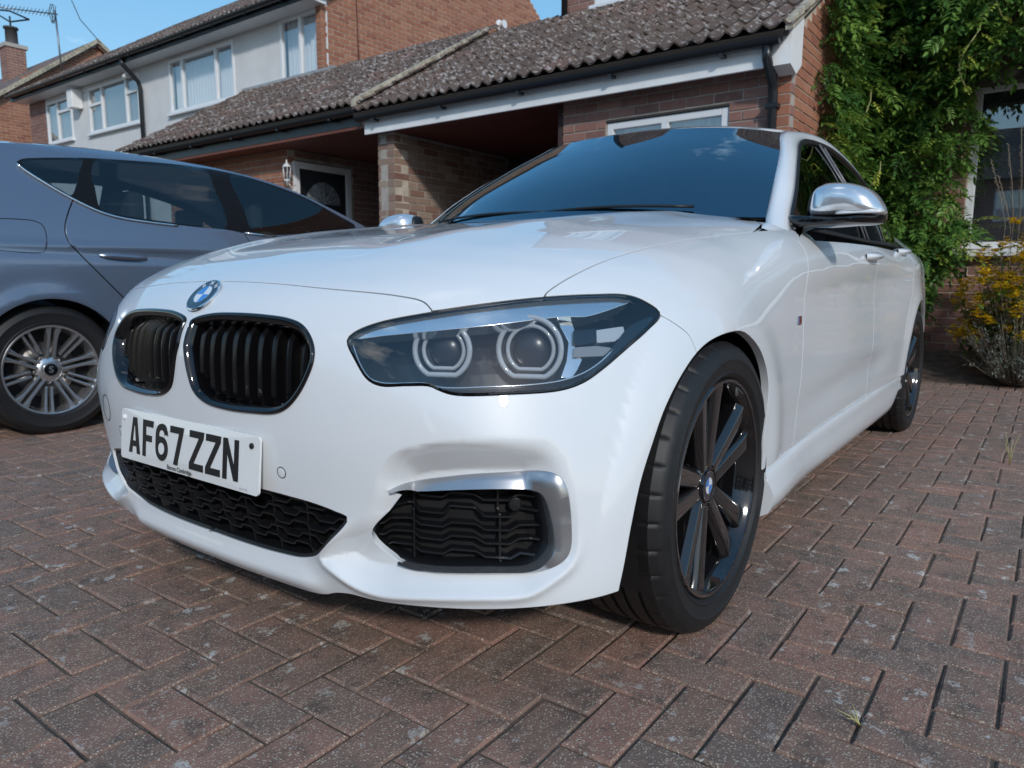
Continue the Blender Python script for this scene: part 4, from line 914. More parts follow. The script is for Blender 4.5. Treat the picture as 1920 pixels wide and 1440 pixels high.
def bumpn(n, l, b, h, st, dist=.003):
    bp = n.new('ShaderNodeBump'); bp.inputs['Strength'].default_value = st; bp.inputs['Distance'].default_value = dist; l(h, bp.inputs['Height']); l(bp.outputs[0], b.inputs['Normal'])
# ---- paving blocks
PAV, n, l, b = nodes_mat('paving_block'); g = n.new('ShaderNodeNewGeometry').outputs['Position']; r = piece_random(n, l)
c = ramp(n, l, r, [(0, (.21, .142, .112)), (.35, (.26, .165, .125)), (.6, (.19, .142, .118)), (.8, (.30, .168, .125)), (1, (.235, .162, .132))])
c = mixc(n, l, mulv(n, l, thr(n, l, noise(n, l, g, 9, 4), .46, .68), .7), c, (.34, .19, .145))      # pinkish worn patches
c = mixc(n, l, mulv(n, l, thr(n, l, noise(n, l, g, 16, 5, .65), .50, .66), .7), c, (.11, .088, .076))    # dark stains
v1 = n.new('ShaderNodeTexVoronoi'); v1.inputs['Scale'].default_value = 230; v1.inputs['Randomness'].default_value = 1; l(g, v1.inputs['Vector'])
spk = mulv(n, l, thr(n, l, v1.outputs['Distance'], .34, .22), thr(n, l, n.new('ShaderNodeSeparateColor').inputs[0] and v1.outputs['Distance'] or v1.outputs['Distance'], .5, .1))
sc_ = n.new('ShaderNodeSeparateColor'); l(v1.outputs['Color'], sc_.inputs[0])
pick = thr(n, l, sc_.outputs[0], .52, .62)
c = mixc(n, l, mulv(n, l, mulv(n, l, thr(n, l, v1.outputs['Distance'], .46, .28), pick), .85), c, (.52, .43, .34))
v2 = n.new('ShaderNodeTexVoronoi'); v2.inputs['Scale'].default_value = 150; l(g, v2.inputs['Vector']); s2_ = n.new('ShaderNodeSeparateColor'); l(v2.outputs['Color'], s2_.inputs[0])
c = mixc(n, l, mulv(n, l, thr(n, l, v2.outputs['Distance'], .34, .22), thr(n, l, s2_.outputs[1], .84, .88)), c, ramp(n, l, s2_.outputs[2], [(0, (.42, .39, .34)), (.6, (.38, .27, .16)), (1, (.50, .48, .45))]))
c = mixc(n, l, mulv(n, l, thr(n, l, noise(n, l, g, 420, 2), .52, .66), .35), c, (.07, .052, .042))
lich = mulv(n, l, thr(n, l, noise(n, l, g, 17, 5, .62), .60, .65), thr(n, l, noise(n, l, g, 2.3, 3), .34, .56)); lich = mulv(n, l, lich, thr(n, l, noise(n, l, g, 130, 3), .34, .50))
c = mixc(n, l, mulv(n, l, lich, .85), c, (.56, .54, .50))
l(c, b.inputs['Base Color']); b.inputs['Roughness'].default_value = .85; b.inputs['Specular IOR Level'].default_value = .3
hgt = n.new('ShaderNodeMath'); hgt.operation = 'ADD'; l(noise(n, l, g, 300, 3), hgt.inputs[0]); l(mulv(n, l, noise(n, l, g, 40, 4), 1.0), hgt.inputs[1]); bumpn(n, l, b, hgt.outputs[0], .8, .003)
JNT, n, l, b = nodes_mat('joint_sand'); g = n.new('ShaderNodeNewGeometry').outputs['Position']
c = mixc(n, l, thr(n, l, noise(n, l, g, 7, 5), .4, .65), (.085, .062, .048), (.17, .125, .092)); c = mixc(n, l, mulv(n, l, thr(n, l, noise(n, l, g, 260, 3), .55, .7), .5), c, (.20, .17, .14))
c = mixc(n, l, mulv(n, l, thr(n, l, noise(n, l, g, 3.1, 4), .6, .68), .6), c, (.05, .055, .025)); l(c, b.inputs['Base Color']); b.inputs['Roughness'].default_value = .95; bumpn(n, l, b, noise(n, l, g, 250, 4), .9, .006)
ground = mesh('ground', [(-150, -150, -.012), (150, -150, -.012), (150, 150, -.012), (-150, 150, -.012)], [(0, 1, 2, 3)], JNT); tag(ground, kind='structure')
drive = mesh('driveway', [(-4.9, -6.8, -.006), (3.6, -6.8, -.006), (3.6, 4.0, -.006), (-4.9, 4.0, -.006)], [(0, 1, 2, 3)], JNT); tag(drive, 'brown brick-block driveway laid in herringbone', kind='structure')
def block(L_, W_, H_, ch=.0055, seed=0):
    """paving block, long along x, worn chamfered edges, top at z=0"""
    rr = random.Random(seed); V = []; a, b_ = L_/2, W_/2
    for z, i in ((-H_, 0), (-ch, 0), (0, ch)):
        for sx, sy in ((-1, -1), (1, -1), (1, 1), (-1, 1)): V.append((sx*(a-i)+rr.uniform(-1, 1)*.0012, sy*(b_-i)+rr.uniform(-1, 1)*.0012, z-rr.random()*.0007*(z == 0)))
    return V, [(0, 1, 5, 4), (1, 2, 6, 5), (2, 3, 7, 6), (3, 0, 4, 7), (4, 5, 9, 8), (5, 6, 10, 9), (6, 7, 11, 10), (7, 4, 8, 11), (8, 9, 10, 11)]
PP = .0975; GX0, GY0 = .167, .812
blocks = []
for i in range(-52, 34):
    for j in range(-78, 32):
        k = (i+j) % 4; x = GX0+i*PP; y = GY0+j*PP
        if k == 0: blocks.append((x+PP/2, y+PP, math.pi/2))
        elif k == 2: blocks.append((x+PP, y+PP/2, 0.))
blocks = [q_ for q_ in blocks if -4.72 < q_[0] < 3.3 and -6.7 < q_[1] < 3.9]
bm = [block(2*PP-.0055, PP-.0055, .045, .0042, s_) for s_ in range(6)]
bme = []
for V, F_ in bm:
    me = bpy.data.meshes.new('paving_block'); me.from_pydata(V, [], F_); me.materials.append(PAV); me.update(); bme.append(me)
bc = np.array([(q_[0], q_[1], 0) for q_ in blocks]); pj = proj(bc); dz = (bc-CPOS)@_f
vis = (dz > .15) & (pj[:, 0] > -120) & (pj[:, 0] < 2040) & (pj[:, 1] < 1620) & (pj[:, 1] > 500)
hid = (bc[:, 0] < .45) & (bc[:, 0] > -3.4) & (np.abs(bc[:, 1]) < .72) | (bc[:, 1] < -2.75) & (bc[:, 0] < .9)
sz = np.where(vis & ~hid, -CPOS[2]*0+1/np.maximum(dz, .1)**2, 0); order = np.argsort(-sz); single = set(order[:300].tolist())
rj = random.Random(3); JV, JF, JR = [], [], []
for i, (x, y, a) in enumerate(blocks):
    t = rj.randrange(6); a2 = a+rj.gauss(0, .006)+(math.pi if rj.random() < .5 else 0); dzv = rj.gauss(0, .0011); tx, ty = rj.gauss(0, .006), rj.gauss(0, .006)
    if i in single:
        o = link('paving_block', bme[t], drive, (x, y, dzv)); o.rotation_euler = (tx, ty, a2)
    else:
        c_, s_ = math.cos(a2), math.sin(a2); k = len(JV); rn = rj.random()
        for (vx, vy, vz) in bm[t][0]: JV.append((x+vx*c_-vy*s_, y+vx*s_+vy*c_, vz+dzv+tx*vy-ty*vx))
        JF += [tuple(q_+k for q_ in f) for f in bm[t][1]]; JR += [rn]*12
def stuff(name, V, F_, rnd, m, parent, label=None, smooth=False):
    o = mesh(name, V, F_, m, parent, smooth); at = o.data.attributes.new('rnd', 'FLOAT', 'POINT'); at.data.foreach_set('value', np.array(rnd, np.float32)); o['kind'] = 'stuff'
    return o
stuff('paving_blocks', JV, JF, JR, PAV, drive)
# edging row and planting bed by the house on the right
for i in range(24):
    o = link('edging_block', bme[i % 6], drive, (-4.80, -.2+i*.1, .004)); o.rotation_euler = (0, 0, rj.gauss(0, .03))
SOIL = mat('soil', (.115, .082, .058), rough=.95, var=.5, vscale=14, bump=.9, bscale=45)
G = []
for x in np.linspace(-4.86, -6.05, 24): G.append([(x, y, .16*sstep((-4.9-x)/1.0)+.012*math.sin(9*x+5*y)*math.sin(4*y-3*x)-.004) for y in np.linspace(-.25, 4.5, 60)])
tag(MB().grid(G).build('planting_bed', SOIL), 'earth bed at the foot of the right-hand wall', kind='structure')
# ---- brick walls
def brick_mat(name, cols, patch):
    m, n, l, b = nodes_mat(name); g = n.new('ShaderNodeNewGeometry').outputs['Position']; r = piece_random(n, l)
    c = ramp(n, l, r, [(i/(len(cols)-1), k) for i, k in enumerate(cols)])
    c = mixc(n, l, mulv(n, l, thr(n, l, noise(n, l, g, 14, 5), .45, .7), .45), c, patch); c = mixc(n, l, mulv(n, l, thr(n, l, noise(n, l, g, 90, 4), .55, .75), .35), c, (.05, .03, .03))
    l(c, b.inputs['Base Color']); b.inputs['Roughness'].default_value = .85; bumpn(n, l, b, noise(n, l, g, 120, 4), .5, .004); return m
BR_RED = brick_mat('red_brick', [(.31, .125, .077), (.37, .155, .09), (.27, .10, .064), (.40, .185, .11), (.33, .14, .086)], (.41, .21, .13))
BR_BRN = brick_mat('brown_brick', [(.23, .115, .095), (.28, .14, .11), (.19, .10, .085), (.31, .165, .135), (.24, .125, .10)], (.30, .20, .17))
BR_MIX = brick_mat('mixed_brick', [(.20, .10, .075), (.30, .22, .17), (.17, .075, .06), (.26, .15, .11), (.34, .27, .21), (.18, .085, .07)], (.25, .17, .13))
MORT = mat('mortar', (.52, .45, .37), rough=.95, var=.25, vscale=9, bump=.5, bscale=150); MORTD = mat('mortar_dark', (.40, .36, .32), rough=.95, var=.25, vscale=9, bump=.5, bscale=150)
_bmesh = {}
def brick_me(L_, m, T=.09):
    k = (round(L_, 3), m.name)
    if k not in _bmesh:
        h = .0325; e = .003; V = []
        for d, i in ((-T, 0), (-e, 0), (0, e)):
            for su, sv_ in ((-1, -1), (1, -1), (1, 1), (-1, 1)): V.append((su*(L_/2-i), -d, sv_*(h-i)))     # local: u along x, outward -y... set by rotation
        me = bpy.data.meshes.new('brick'); me.from_pydata(V, [], [(0, 1, 5, 4), (1, 2, 6, 5), (2, 3, 7, 6), (3, 0, 4, 7), (4, 5, 9, 8), (5, 6, 10, 9), (6, 7, 11, 10), (7, 4, 8, 11), (8, 9, 10, 11)]); me.materials.append(m); me.update(); _bmesh[k] = me
    return _bmesh[k]
def wall(parent, p0, axis, length, z0, z1, m, mm, holes=(), nmax=300, gable=None, thick=.10, seed=1, off=0., bricks=True, name='wall', pl=(0, 0, 0)):
    """brick wall on plane through p0; axis 'y' (faces +x, runs along +y) or 'x' (faces +y, runs along -x)"""
    p0 = np.array(p0, float); rr = random.Random(seed); U = np.array([0, 1., 0]) if axis == 'y' else np.array([-1., 0, 0]); Nn = np.array([1., 0, 0]) if axis == 'y' else np.array([0, 1., 0])
    if gable is None: outl = [(0, z0), (length, z0), (length, z1), (0, z1)]
    else: outl = gable
    n_ = len(outl); V2 = list(outl); E2 = [(i, (i+1) % n_) for i in range(n_)]
    for (a, b_, c, d) in holes:
        k = len(V2); V2 += [(a, c), (b_, c), (b_, d), (a, d)]; E2 += [(k, k+1), (k+1, k+2), (k+2, k+3), (k+3, k)]
    r_ = delaunay_2d_cdt([Vector(v) for v in V2], E2, [], 0, 1e-6); v = np.array([tuple(q_) for q_ in r_[0]]); t = [q_ for q_ in r_[2]]; t = [q_ for q_ in t if inpoly([v[list(q_)].mean(0)], outl)[0] and not any(a < v[list(q_)].mean(0)[0] < b_ and c < v[list(q_)].mean(0)[1] < d for a, b_, c, d in holes)]
    P3 = lambda q_, h=0.: p0*[1, 1, 0]+U*q_[0]+np.array([0, 0, q_[1]])+Nn*h
    bd = {}
    for q_ in t:
        for i in range(len(q_)): bd[(q_[i], q_[(i+1) % len(q_)])] = 1
    be = [(a, b_) for a, b_ in bd if (b_, a) not in bd]; k = len(v)
    W_ = MB().add([P3(q_, -.007) for q_ in v]+[P3(q_, -thick) for q_ in v], [tuple(q_) for q_ in t]+[tuple(i+k for i in q_)[::-1] for q_ in t]+[(b_, a, a+k, b_+k) for a, b_ in be]).build(name, mm, parent, loc=tuple(-np.array(pl)))
    if not bricks: return W_
    items = []; row = 0; z = z0+.0375
    while z < z1-.02:
        u = -.1125*(row % 2)-(.0 if row % 2 else 0.)
        while u < length:
            a, b_ = (u+.005 if u > 0 else -.005), (u+.22 if u+.225 < length else length+.005); u += .225
            segs = [(a, b_)]
            for (ha, hb_, hc, hd) in holes:
                if hc-.03 < z < hd+.03:
                    ns = []
                    for (s_, e_) in segs:
                        if e_ <= ha or s_ >= hb_: ns.append((s_, e_))
                        else:
                            if s_ < ha-.03: ns.append((s_, ha-.004))
                            if e_ > hb_+.03: ns.append((hb_+.004, e_))
                    segs = ns
            for (s_, e_) in segs:
                if e_-s_ < .025: continue
                if gable is not None and not inpoly([((s_+e_)/2, z)], outl)[0]: continue
                items.append(((s_+e_)/2, z, round(e_-s_, 3)))
        z += .075; row += 1
    C_ = np.array([P3((a, b_)) for a, b_, _ in items]); pj_ = proj(C_); dz_ = (C_-CPOS)@_f; ok_ = (dz_ > .3) & (pj_[:, 0] > -30) & (pj_[:, 0] < 1950) & (pj_[:, 1] > -30) & (pj_[:, 1] < 1000)
    sz_ = np.where(ok_, 1/np.maximum(dz_, .3), 0); od_ = np.argsort(-sz_)[:nmax]; sing = {int(i) for i in od_ if sz_[i] > 0}
    V, F_, R__ = [], [], []
    for i, (a, z, L_) in enumerate(items):
        hh_ = rr.gauss(0, .0012)+off; c = P3((a, z), hh_)
        me = brick_me(L_, m)
        rotz = math.pi/2 if axis == 'y' else math.pi
        if i in sing:
            o = link('brick', me, W_, tuple(c)); o.rotation_euler = (0, 0, rotz)
        else:
            k = len(V); rn = rr.random(); co = [q_.co for q_ in me.vertices]; cs, sn_ = math.cos(rotz), math.sin(rotz)
            V += [(c[0]+q_.x*cs-q_.y*sn_, c[1]+q_.x*sn_+q_.y*cs, c[2]+q_.z) for q_ in co]; F_ += [tuple(q_+k for q_ in p_.vertices) for p_ in me.polygons]; R__ += [rn]*len(co)
    if V: stuff('bricks', V, F_, R__, m, W_)
    return W_
UPVC = mat('white_upvc', (.74, .76, .78), rough=.35); BOARD = mat('white_board', (.82, .83, .83), rough=.5, var=.08, vscale=5); GUT = mat('gutter_black', (.012, .014, .018), rough=.35)
REND = mat('white_render', (.66, .66, .66), rough=.9, var=.07, vscale=2.5, bump=.25, bscale=60); LEAD = mat('lead', (.30, .32, .34), rough=.6, var=.2, vscale=6)
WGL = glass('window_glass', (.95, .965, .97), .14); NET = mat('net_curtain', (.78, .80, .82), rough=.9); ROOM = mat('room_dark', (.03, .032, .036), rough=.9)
def window(root, x, y0, y1, z0, z1, cols, transom=(), curtain=True, blind=False, sill=True, f=.055):
    """window in a wall facing +x; cols: fractions of the mullions"""
    w = MB().box((x-.05, y0, z0), (x+.012, y0+f, z1)).box((x-.05, y1-f, z0), (x+.012, y1, z1)).box((x-.05, y0+f, z0), (x+.012, y1-f, z0+f)).box((x-.05, y0+f, z1-f), (x+.012, y1-f, z1)).build('window', UPVC, root, bevel=.006)
    ed = [0]+list(cols)+[1]; W_ = y1-y0
    for i, c in enumerate(cols): MB().box((x-.048, y0+W_*c-f*.55, z0+f), (x+.016, y0+W_*c+f*.55, z1-f)).build('mullion', UPVC, w, bevel=.006)
    for i in range(len(ed)-1):
        a, b_ = y0+W_*ed[i]+f*.55, y0+W_*ed[i+1]-f*.55
        zz_ = [z0+f]+([z0+(z1-z0)*t_ for k_, t_ in transom if k_ == i])+[z1-f]
        for k_, t_ in transom:
            if k_ == i: MB().box((x-.047, a, z0+(z1-z0)*t_-f*.5), (x+.015, b_, z0+(z1-z0)*t_+f*.5)).build('transom', UPVC, w, bevel=.006)
        for k_ in range(len(zz_)-1): MB().box((x-.022, a, zz_[k_]), (x-.016, b_, zz_[k_+1])).build('pane', WGL, w)
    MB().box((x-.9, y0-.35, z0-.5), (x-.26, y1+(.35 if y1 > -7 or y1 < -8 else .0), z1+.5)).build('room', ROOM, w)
    if curtain:
        G_ = [[(x-.14+.018*math.sin(y*75+2*math.sin(y*9)), y, z) for y in np.linspace(y0+.02, y1-.02, int((y1-y0)/.012))] for z in (z0+.02, z1-.02)]; MB().grid(G_).build('curtain', NET, w)
    if blind:
        bb = MB()
        for z in np.arange(z0+.03, z1-.03, .045): bb.add([(x-.10, y0+.03, z), (x-.075, y0+.03, z+.032), (x-.075, y1-.03, z+.032), (x-.10, y1-.03, z)], [(0, 1, 2, 3)])
        bb.build('blind', NET, w)
    if sill: MB().box((x-.02, y0-.05, z0-.045), (x+.07, y1+.05, z0-.004)).build('sill', UPVC, w, bevel=.008)
    return w
# ---- roof tiles
TILE, n, l, b = nodes_mat('roof_tile'); g = n.new('ShaderNodeNewGeometry').outputs['Position']; r = piece_random(n, l)
c = ramp(n, l, r, [(0, (.085, .058, .046)), (.5, (.115, .078, .06)), (.8, (.10, .072, .058)), (1, (.145, .082, .062))])
c = mixc(n, l, mulv(n, l, thr(n, l, noise(n, l, g, 13, 5), .5, .7), .5), c, (.06, .052, .05))
li = mulv(n, l, thr(n, l, noise(n, l, g, 20, 4, .62), .53, .60), thr(n, l, noise(n, l, g, 3.0, 3), .30, .52)); c = mixc(n, l, mulv(n, l, li, .62), c, (.46, .43, .41))
l(c, b.inputs['Base Color']); b.inputs['Roughness'].default_value = .8; bumpn(n, l, b, noise(n, l, g, 90, 4), .6, .004)
TW, TL_, TE = .26, .38, .30
def tile_me(L_=TL_):
    V = []; F_ = []; nu = 13; us = np.linspace(0, TW, nu)
    pz = lambda u: .026*max(0., math.sin(2*math.pi*(u/(TW/2))-.6))**1.2+.006*math.sin(2*math.pi*u/(TW/2))
    for (vv, dz_) in ((0, 0), (0, .016), (L_, .012)):
        for u in us: V.append((vv, u, pz(u)+dz_))
    for a in (0, 1):
        for i in range(nu-1): F_.append((a*nu+i, a*nu+i+1, (a+1)*nu+i+1, (a+1)*nu+i))
    me = bpy.data.meshes.new('roof_tile'); me.from_pydata(V, [], F_); me.materials.append(TILE); me.polygons.foreach_set('use_smooth', np.ones(len(F_), bool)); me.set_sharp_from_angle(angle=R_(45)); me.update(); return me
TME = tile_me()
def roof(parent, xe, ze, xt, zt, y0, y1, pl=(0, 0, 0), nmax=300, seed=1, maxrow=99):
    """tiled slope facing +x: eave (xe,ze) rising to (xt,zt); boards underneath"""
    rr = random.Random(seed); L_ = math.hypot(xt-xe, zt-ze); sl = math.atan2(zt-ze, xe-xt); d = np.array([-(math.cos(sl)), 0, math.sin(sl)]); nrm = np.array([math.sin(sl), 0, math.cos(sl)])
    E = np.array([xe, 0, ze]); R2 = MB().prism([E+[0, y0, 0]-nrm*.01, E+[0, y1, 0]-nrm*.01, E+d*L_+[0, y1, 0]-nrm*.01, E+d*L_+[0, y0, 0]-nrm*.01], -nrm*.05).build('roof', mat('roof_board', (.05, .04, .035), rough=.9), parent, loc=tuple(-np.array(pl)))
    items = []; rows = int(math.ceil(L_/TE))
    for r_ in range(min(rows, maxrow)):
        ny = int(math.ceil((y1-y0)/TW-.01))
        for c_ in range(ny): items.append((r_, c_))
    C_ = np.array([E+d*(r_*TE)+[0, y0+c_*TW, 0]+nrm*.012 for r_, c_ in items]); pj_ = proj(C_); dz_ = (C_-CPOS)@_f
    ok_ = (dz_ > .3) & (pj_[:, 0] > -40) & (pj_[:, 0] < 1950) & (pj_[:, 1] > -40); od_ = np.argsort(-np.where(ok_, 1/np.maximum(dz_, .3), 0))[:nmax]; sing = {int(i) for i in od_ if ok_[i]}
    # local x axis of the tile mesh runs up the slope
    M3 = Matrix(((d[0], 0, nrm[0]), (d[1], 1, nrm[1]), (d[2], 0, nrm[2]))); V, F_, R__ = [], [], []
    for i, (r_, c_) in enumerate(items):
        tilt = Matrix.Rotation(.045+rr.gauss(0, .004), 3, 'Y'); Mx = (M3@tilt).to_4x4(); Mx.translation = Vector(C_[i]+nrm*rr.gauss(.0, .002)+np.array([0, rr.gauss(0, .002), 0]))
        if i in sing: o = link('roof_tile', TME, R2); o.matrix_local = Mx
        else:
            k = len(V); rn = rr.random(); V += [tuple(Mx@q_.co) for q_ in TME.vertices]; F_ += [tuple(j+k for j in p_.vertices) for p_ in TME.polygons]; R__ += [rn]*len(TME.vertices)
    if V: stuff('roof_tiles', V, F_, R__, TILE, R2, smooth=True)
    return R2
def gutter(parent, x, z, y0, y1, r=.055):
    G_ = [[(x+r*math.cos(a), y, z+r*math.sin(a)) for a in np.linspace(-math.pi, 0, 13)] for y in (y0, y1)]
    G2_ = [[(x+r*.9*math.cos(a), y, z+r*.9*math.sin(a)) for a in np.linspace(-math.pi, 0, 13)] for y in (y0, y1)]
    g_ = MB().grid(G_).grid(G2_, flip=True)
    for y in (y0, y1): g_.add([(x+r*math.cos(a), y, z+r*math.sin(a)) for a in np.linspace(-math.pi, 0, 13)], [tuple(range(13))])
    o = g_.build('gutter', GUT, parent)
    for y in np.arange(y0+.25, y1, .9): MB().box((x-.05, y-.018, z-r-.012), (x+.03, y+.018, z-r*.5)).build('bracket', GUT, o)
    return o
XF = -6.05     # building line
# ---------- right-hand house with its projecting garage
H1 = empty('brick_house', (XF, -.2, 0), 'brown brick house on the right with tiled garage roof, white fascia and wisteria', 'house'); L1 = tuple(H1.location)
def part(mb, name, m, root, **k):
    o = mb.build(name, m, root, **k); o.location = tuple(-np.array(root.location)); return o
XG = -4.05
wl = wall(H1, (XG, -2.14, 0), 'y', 1.92, 0, 2.40, BR_BRN, MORTD, holes=[(.42, 1.47, 1.0, 2.075)], pl=L1, seed=2)
wl.name = 'garage_wall'
w = window(H1, XG-.03, -1.715, -.675, 1.0, 2.07, [.5], pl if False else (), True, False); w.location = tuple(-np.array(L1))
part(MB().box((XG-.05, -1.72, 2.074), (XG-.003, -.67, 2.092)), 'head_gap_strip', mat('head_gap_strip', (.04, .035, .035), rough=.8), H1)  # thin dark strip: shade of the gap over the window, as colour
wall(H1, (XG, -.22, 0), 'x', 2.0, 0, 3.75, BR_RED, MORT, pl=L1, seed=3, gable=[(0, 0), (2.0, 0), (2.0, 3.72), (0, 2.50)])
wall(H1, (XF, -.22, 0), 'y', 4.6, 0, 6.0, BR_BRN, MORT, holes=[(.95, 3.4, 1.05, 2.42)], nmax=160, pl=L1, seed=4, bricks=True)
w = window(H1, XF-.03, .73, 3.18, 1.05, 2.42, [.42], (), False, False, f=.06); w.location = tuple(-np.array(L1))
part(MB().box((XF-.02, .62, .985), (XF+.10, 3.3, 1.045)), 'window_sill', UPVC, H1, bevel=.008)
wall(H1, (XF, -3.45, 0), 'y', 3.23, 3.3, 6.0, BR_BRN, MORTD, holes=[(.42, 1.35, 3.84, 5.0)], nmax=120, pl=L1, seed=5)
w = window(H1, XF-.03, -3.03, -2.10, 3.84, 5.0, [.5], (), True); w.location = tuple(-np.array(L1))
part(MB().tube([(XF+.07, -3.38, 6), (XF+.07, -3.38, 3.72)], .036, 12), 'downpipe', GUT, H1)
part(MB().box((XF-.01, -2.1, 3.70), (XF+.035, -.3, 3.83)), 'flashing', LEAD, H1)
roof(H1, -3.80, 2.475, XF, 3.77, -4.56, -.20, pl=L1, seed=6)
part(MB().box((-3.90, -4.46, 2.255), (-3.872, -.30, 2.42)), 'fascia', BOARD, H1)
part(MB().prism([(-3.87, -.30, 2.255), (-4.02, -.30, 2.215), (-4.14, -.30, 2.30), (-4.14, -.30, 2.66), (-3.87, -.30, 2.50)], (0, .12, 0)), 'box_end', BOARD, H1)
o = gutter(H1, -3.815, 2.425, -4.50, -.24); o.location = tuple(-np.array(L1))
part(MB().tube([(-3.815, -.33, 2.38), (-3.83, -.33, 2.30), (-3.98, -.33, 2.16), (-4.005, -.33, 2.10), (-4.005, -.33, .1)], .034, 12), 'downpipe', GUT, H1)
part(MB().box((-4.04, -.375, 2.0), (-3.965, -.285, 2.03)), 'pipe_clip', GUT, H1)
VERG = mat('verge_mortar', (.40, .36, .28), rough=.95, var=.6, vscale=18, bump=.6, bscale=80)
part(MB().prism([(-3.80, -.205, 2.455), (-3.80, -.205, 2.53), (XF, -.205, 3.83), (XF, -.205, 3.755)], (0, .05, 0)), 'verge', VERG, H1)
# carport ceiling, back wall and the brick pier
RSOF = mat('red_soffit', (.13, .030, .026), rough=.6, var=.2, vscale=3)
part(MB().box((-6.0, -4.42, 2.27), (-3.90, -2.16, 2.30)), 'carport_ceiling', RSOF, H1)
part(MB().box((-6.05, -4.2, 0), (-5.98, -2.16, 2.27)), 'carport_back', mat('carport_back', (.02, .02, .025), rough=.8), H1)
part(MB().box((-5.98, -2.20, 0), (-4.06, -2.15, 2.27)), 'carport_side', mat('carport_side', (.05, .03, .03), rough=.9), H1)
wall(H1, (XG+.05, -4.40, 0), 'y', .235, 0, 2.27, BR_MIX, MORT, pl=L1, seed=7, thick=.2)
wall(H1, (XG+.05, -4.165, 0), 'x', 2.0, 0, 2.27, BR_MIX, MORTD, pl=L1, seed=8, thick=.2)
# ---------- neighbouring white house
H2 = empty('white_house', (XF, -7.7, 0), 'white rendered semi-detached house with brick gable and tiled porch roof', 'house'); L2 = tuple(H2.location)
wall(H2, (XF, -18.2, 0), 'y', .85, 3.0, 4.85, BR_BRN, MORTD, pl=L2, seed=21, nmax=60, name='brick_end')
def wcorner(pxa, pxb):
    a, b_ = onplane([pxa], 0, XF)[0], onplane([pxb], 0, XF)[0]; return a, b_
wa0, wa1 = -12.04, -9.98; HW = [(wa0, wa1, 3.80, 4.74), (-8.72, -7.66, 3.74, 4.80), (-15.25, -13.15, 3.80, 4.72), (-17.3, -16.05, 3.80, 4.70)]
wall(H2, (XF, -17.35, 0), 'y', 17.35-7.70, 0, 4.95, BR_RED, REND, holes=[(a+17.35, min(b_, -7.72)+17.35, c, d) for a, b_, c, d in HW], pl=L2, bricks=False, name='rendered_wall')
for (a, b_, c, d), cols, tr, bl_ in zip(HW, ([.22, .74], [.5], [.28, .76], [.45]), ((), (), ((0, .62), (2, .66)), ((1, .7),)), (0, 0, 1, 1)):
    w = window(H2, XF+.0, a, b_ if b_ < -7.7 else -7.72, c, d, cols, tr, not bl_, bool(bl_)); w.location = tuple(-np.array(L2))
wall(H2, (XF+.02, -7.70, 0), 'x', 7.6, 2.2, 9, BR_RED, MORT, pl=L2, seed=9, gable=[(0, 2.2), (7.6, 2.2), (7.6, 5.0), (3.8, 7.5), (0, 5.0)])
wall(H2, (XF+.033, -7.805, 0), 'y', .11, 2.6, 4.86, BR_RED, MORT, pl=L2, seed=24, nmax=60, name='brick_corner', thick=.06)
roof(H2, XF+.36, 4.93, XF-3.8, 7.55, -18.3, -7.55, pl=L2, seed=10)
part(MB().box((XF+.0, -18.3, 4.80), (XF+.34, -7.6, 4.83)), 'soffit', UPVC, H2)
part(MB().box((XF+.315, -18.3, 4.80), (XF+.345, -7.6, 4.93)), 'fascia', GUT, H2)
o = gutter(H2, XF+.40, 4.91, -18.3, -7.6); o.location = tuple(-np.array(L2))
part(MB().tube([(XF+.38, -13.0, 4.85), (XF+.36, -13.0, 4.76), (XF+.10, -12.97, 4.50), (XF+.07, -12.97, 4.40), (XF+.07, -12.97, .2)], .04, 12), 'downpipe', GUT, H2)
part(MB().box((XF, -15.75, 4.35), (XF+.22, -15.5, 4.72)), 'alarm_box', BOARD, H2, bevel=.02)
part(MB().tube([(XF+.01, -13.35, 4.72), (XF+.10, -13.4, 4.70), (XF+.18, -13.3, 4.62)], .05, 10), 'floodlight', BOARD, H2)
o = disc_on(onplane([(935, 48)], 1, -7.69)[0], (0, 1, 0), [(.10, 0), (.10, .03), (.06, .05), (.06, .11), (.075, .12), (.075, .15), (.0001, .15)], 'boiler_flue', UPVC, H2); o.location = tuple(-np.array(L2))
part(MB().tube([tuple(onplane([(668, 0)], 1, -7.685)[0]), tuple(onplane([(673, 115)], 1, -7.685)[0])], .008, 6), 'cable', mat('cable_brown', (.09, .03, .025), rough=.7), H2)
# porch of the white house
roof(H2, -3.85, 2.56, XF, 3.84, -9.68, -4.60, pl=L2, seed=11)
part(MB().prism([(-3.82, -4.60, 2.54), (-3.82, -4.60, 2.615), (XF, -4.60, 3.90), (XF, -4.60, 3.82)], (0, .06, 0)), 'verge', VERG, H2)
part(MB().box((XF, -9.7, 3.80), (XF+.06, -7.4, 3.90)), 'flashing', LEAD, H2)
o = gutter(H2, -3.84, 2.51, -9.7, -4.52); o.location = tuple(-np.array(L2))
part(MB().box((-3.92, -9.65, 2.36), (-3.895, -4.55, 2.50)), 'fascia', GUT, H2)
part(MB().box((XF, -9.6, 2.33), (-3.90, -4.45, 2.36)), 'porch_ceiling', mat('porch_soffit', (.17, .055, .035), rough=.6, var=.15, vscale=3), H2)
wall(H2, (-4.20, -8.9, 0), 'y', 2.72, 0, 2.34, BR_RED, MORT, pl=L2, seed=12, nmax=200)
wall(H2, (-4.22, -6.18, 0), 'x', 1.83, 0, 2.34, BR_BRN, MORTD, holes=[(.05, 1.0, 0, 2.22)], pl=L2, seed=13, nmax=60)
part(MB().box((-6.04, -6.1, 0), (-6.0, -4.45, 2.33)), 'porch_back', mat('porch_back', (.05, .03, .035), rough=.9), H2)
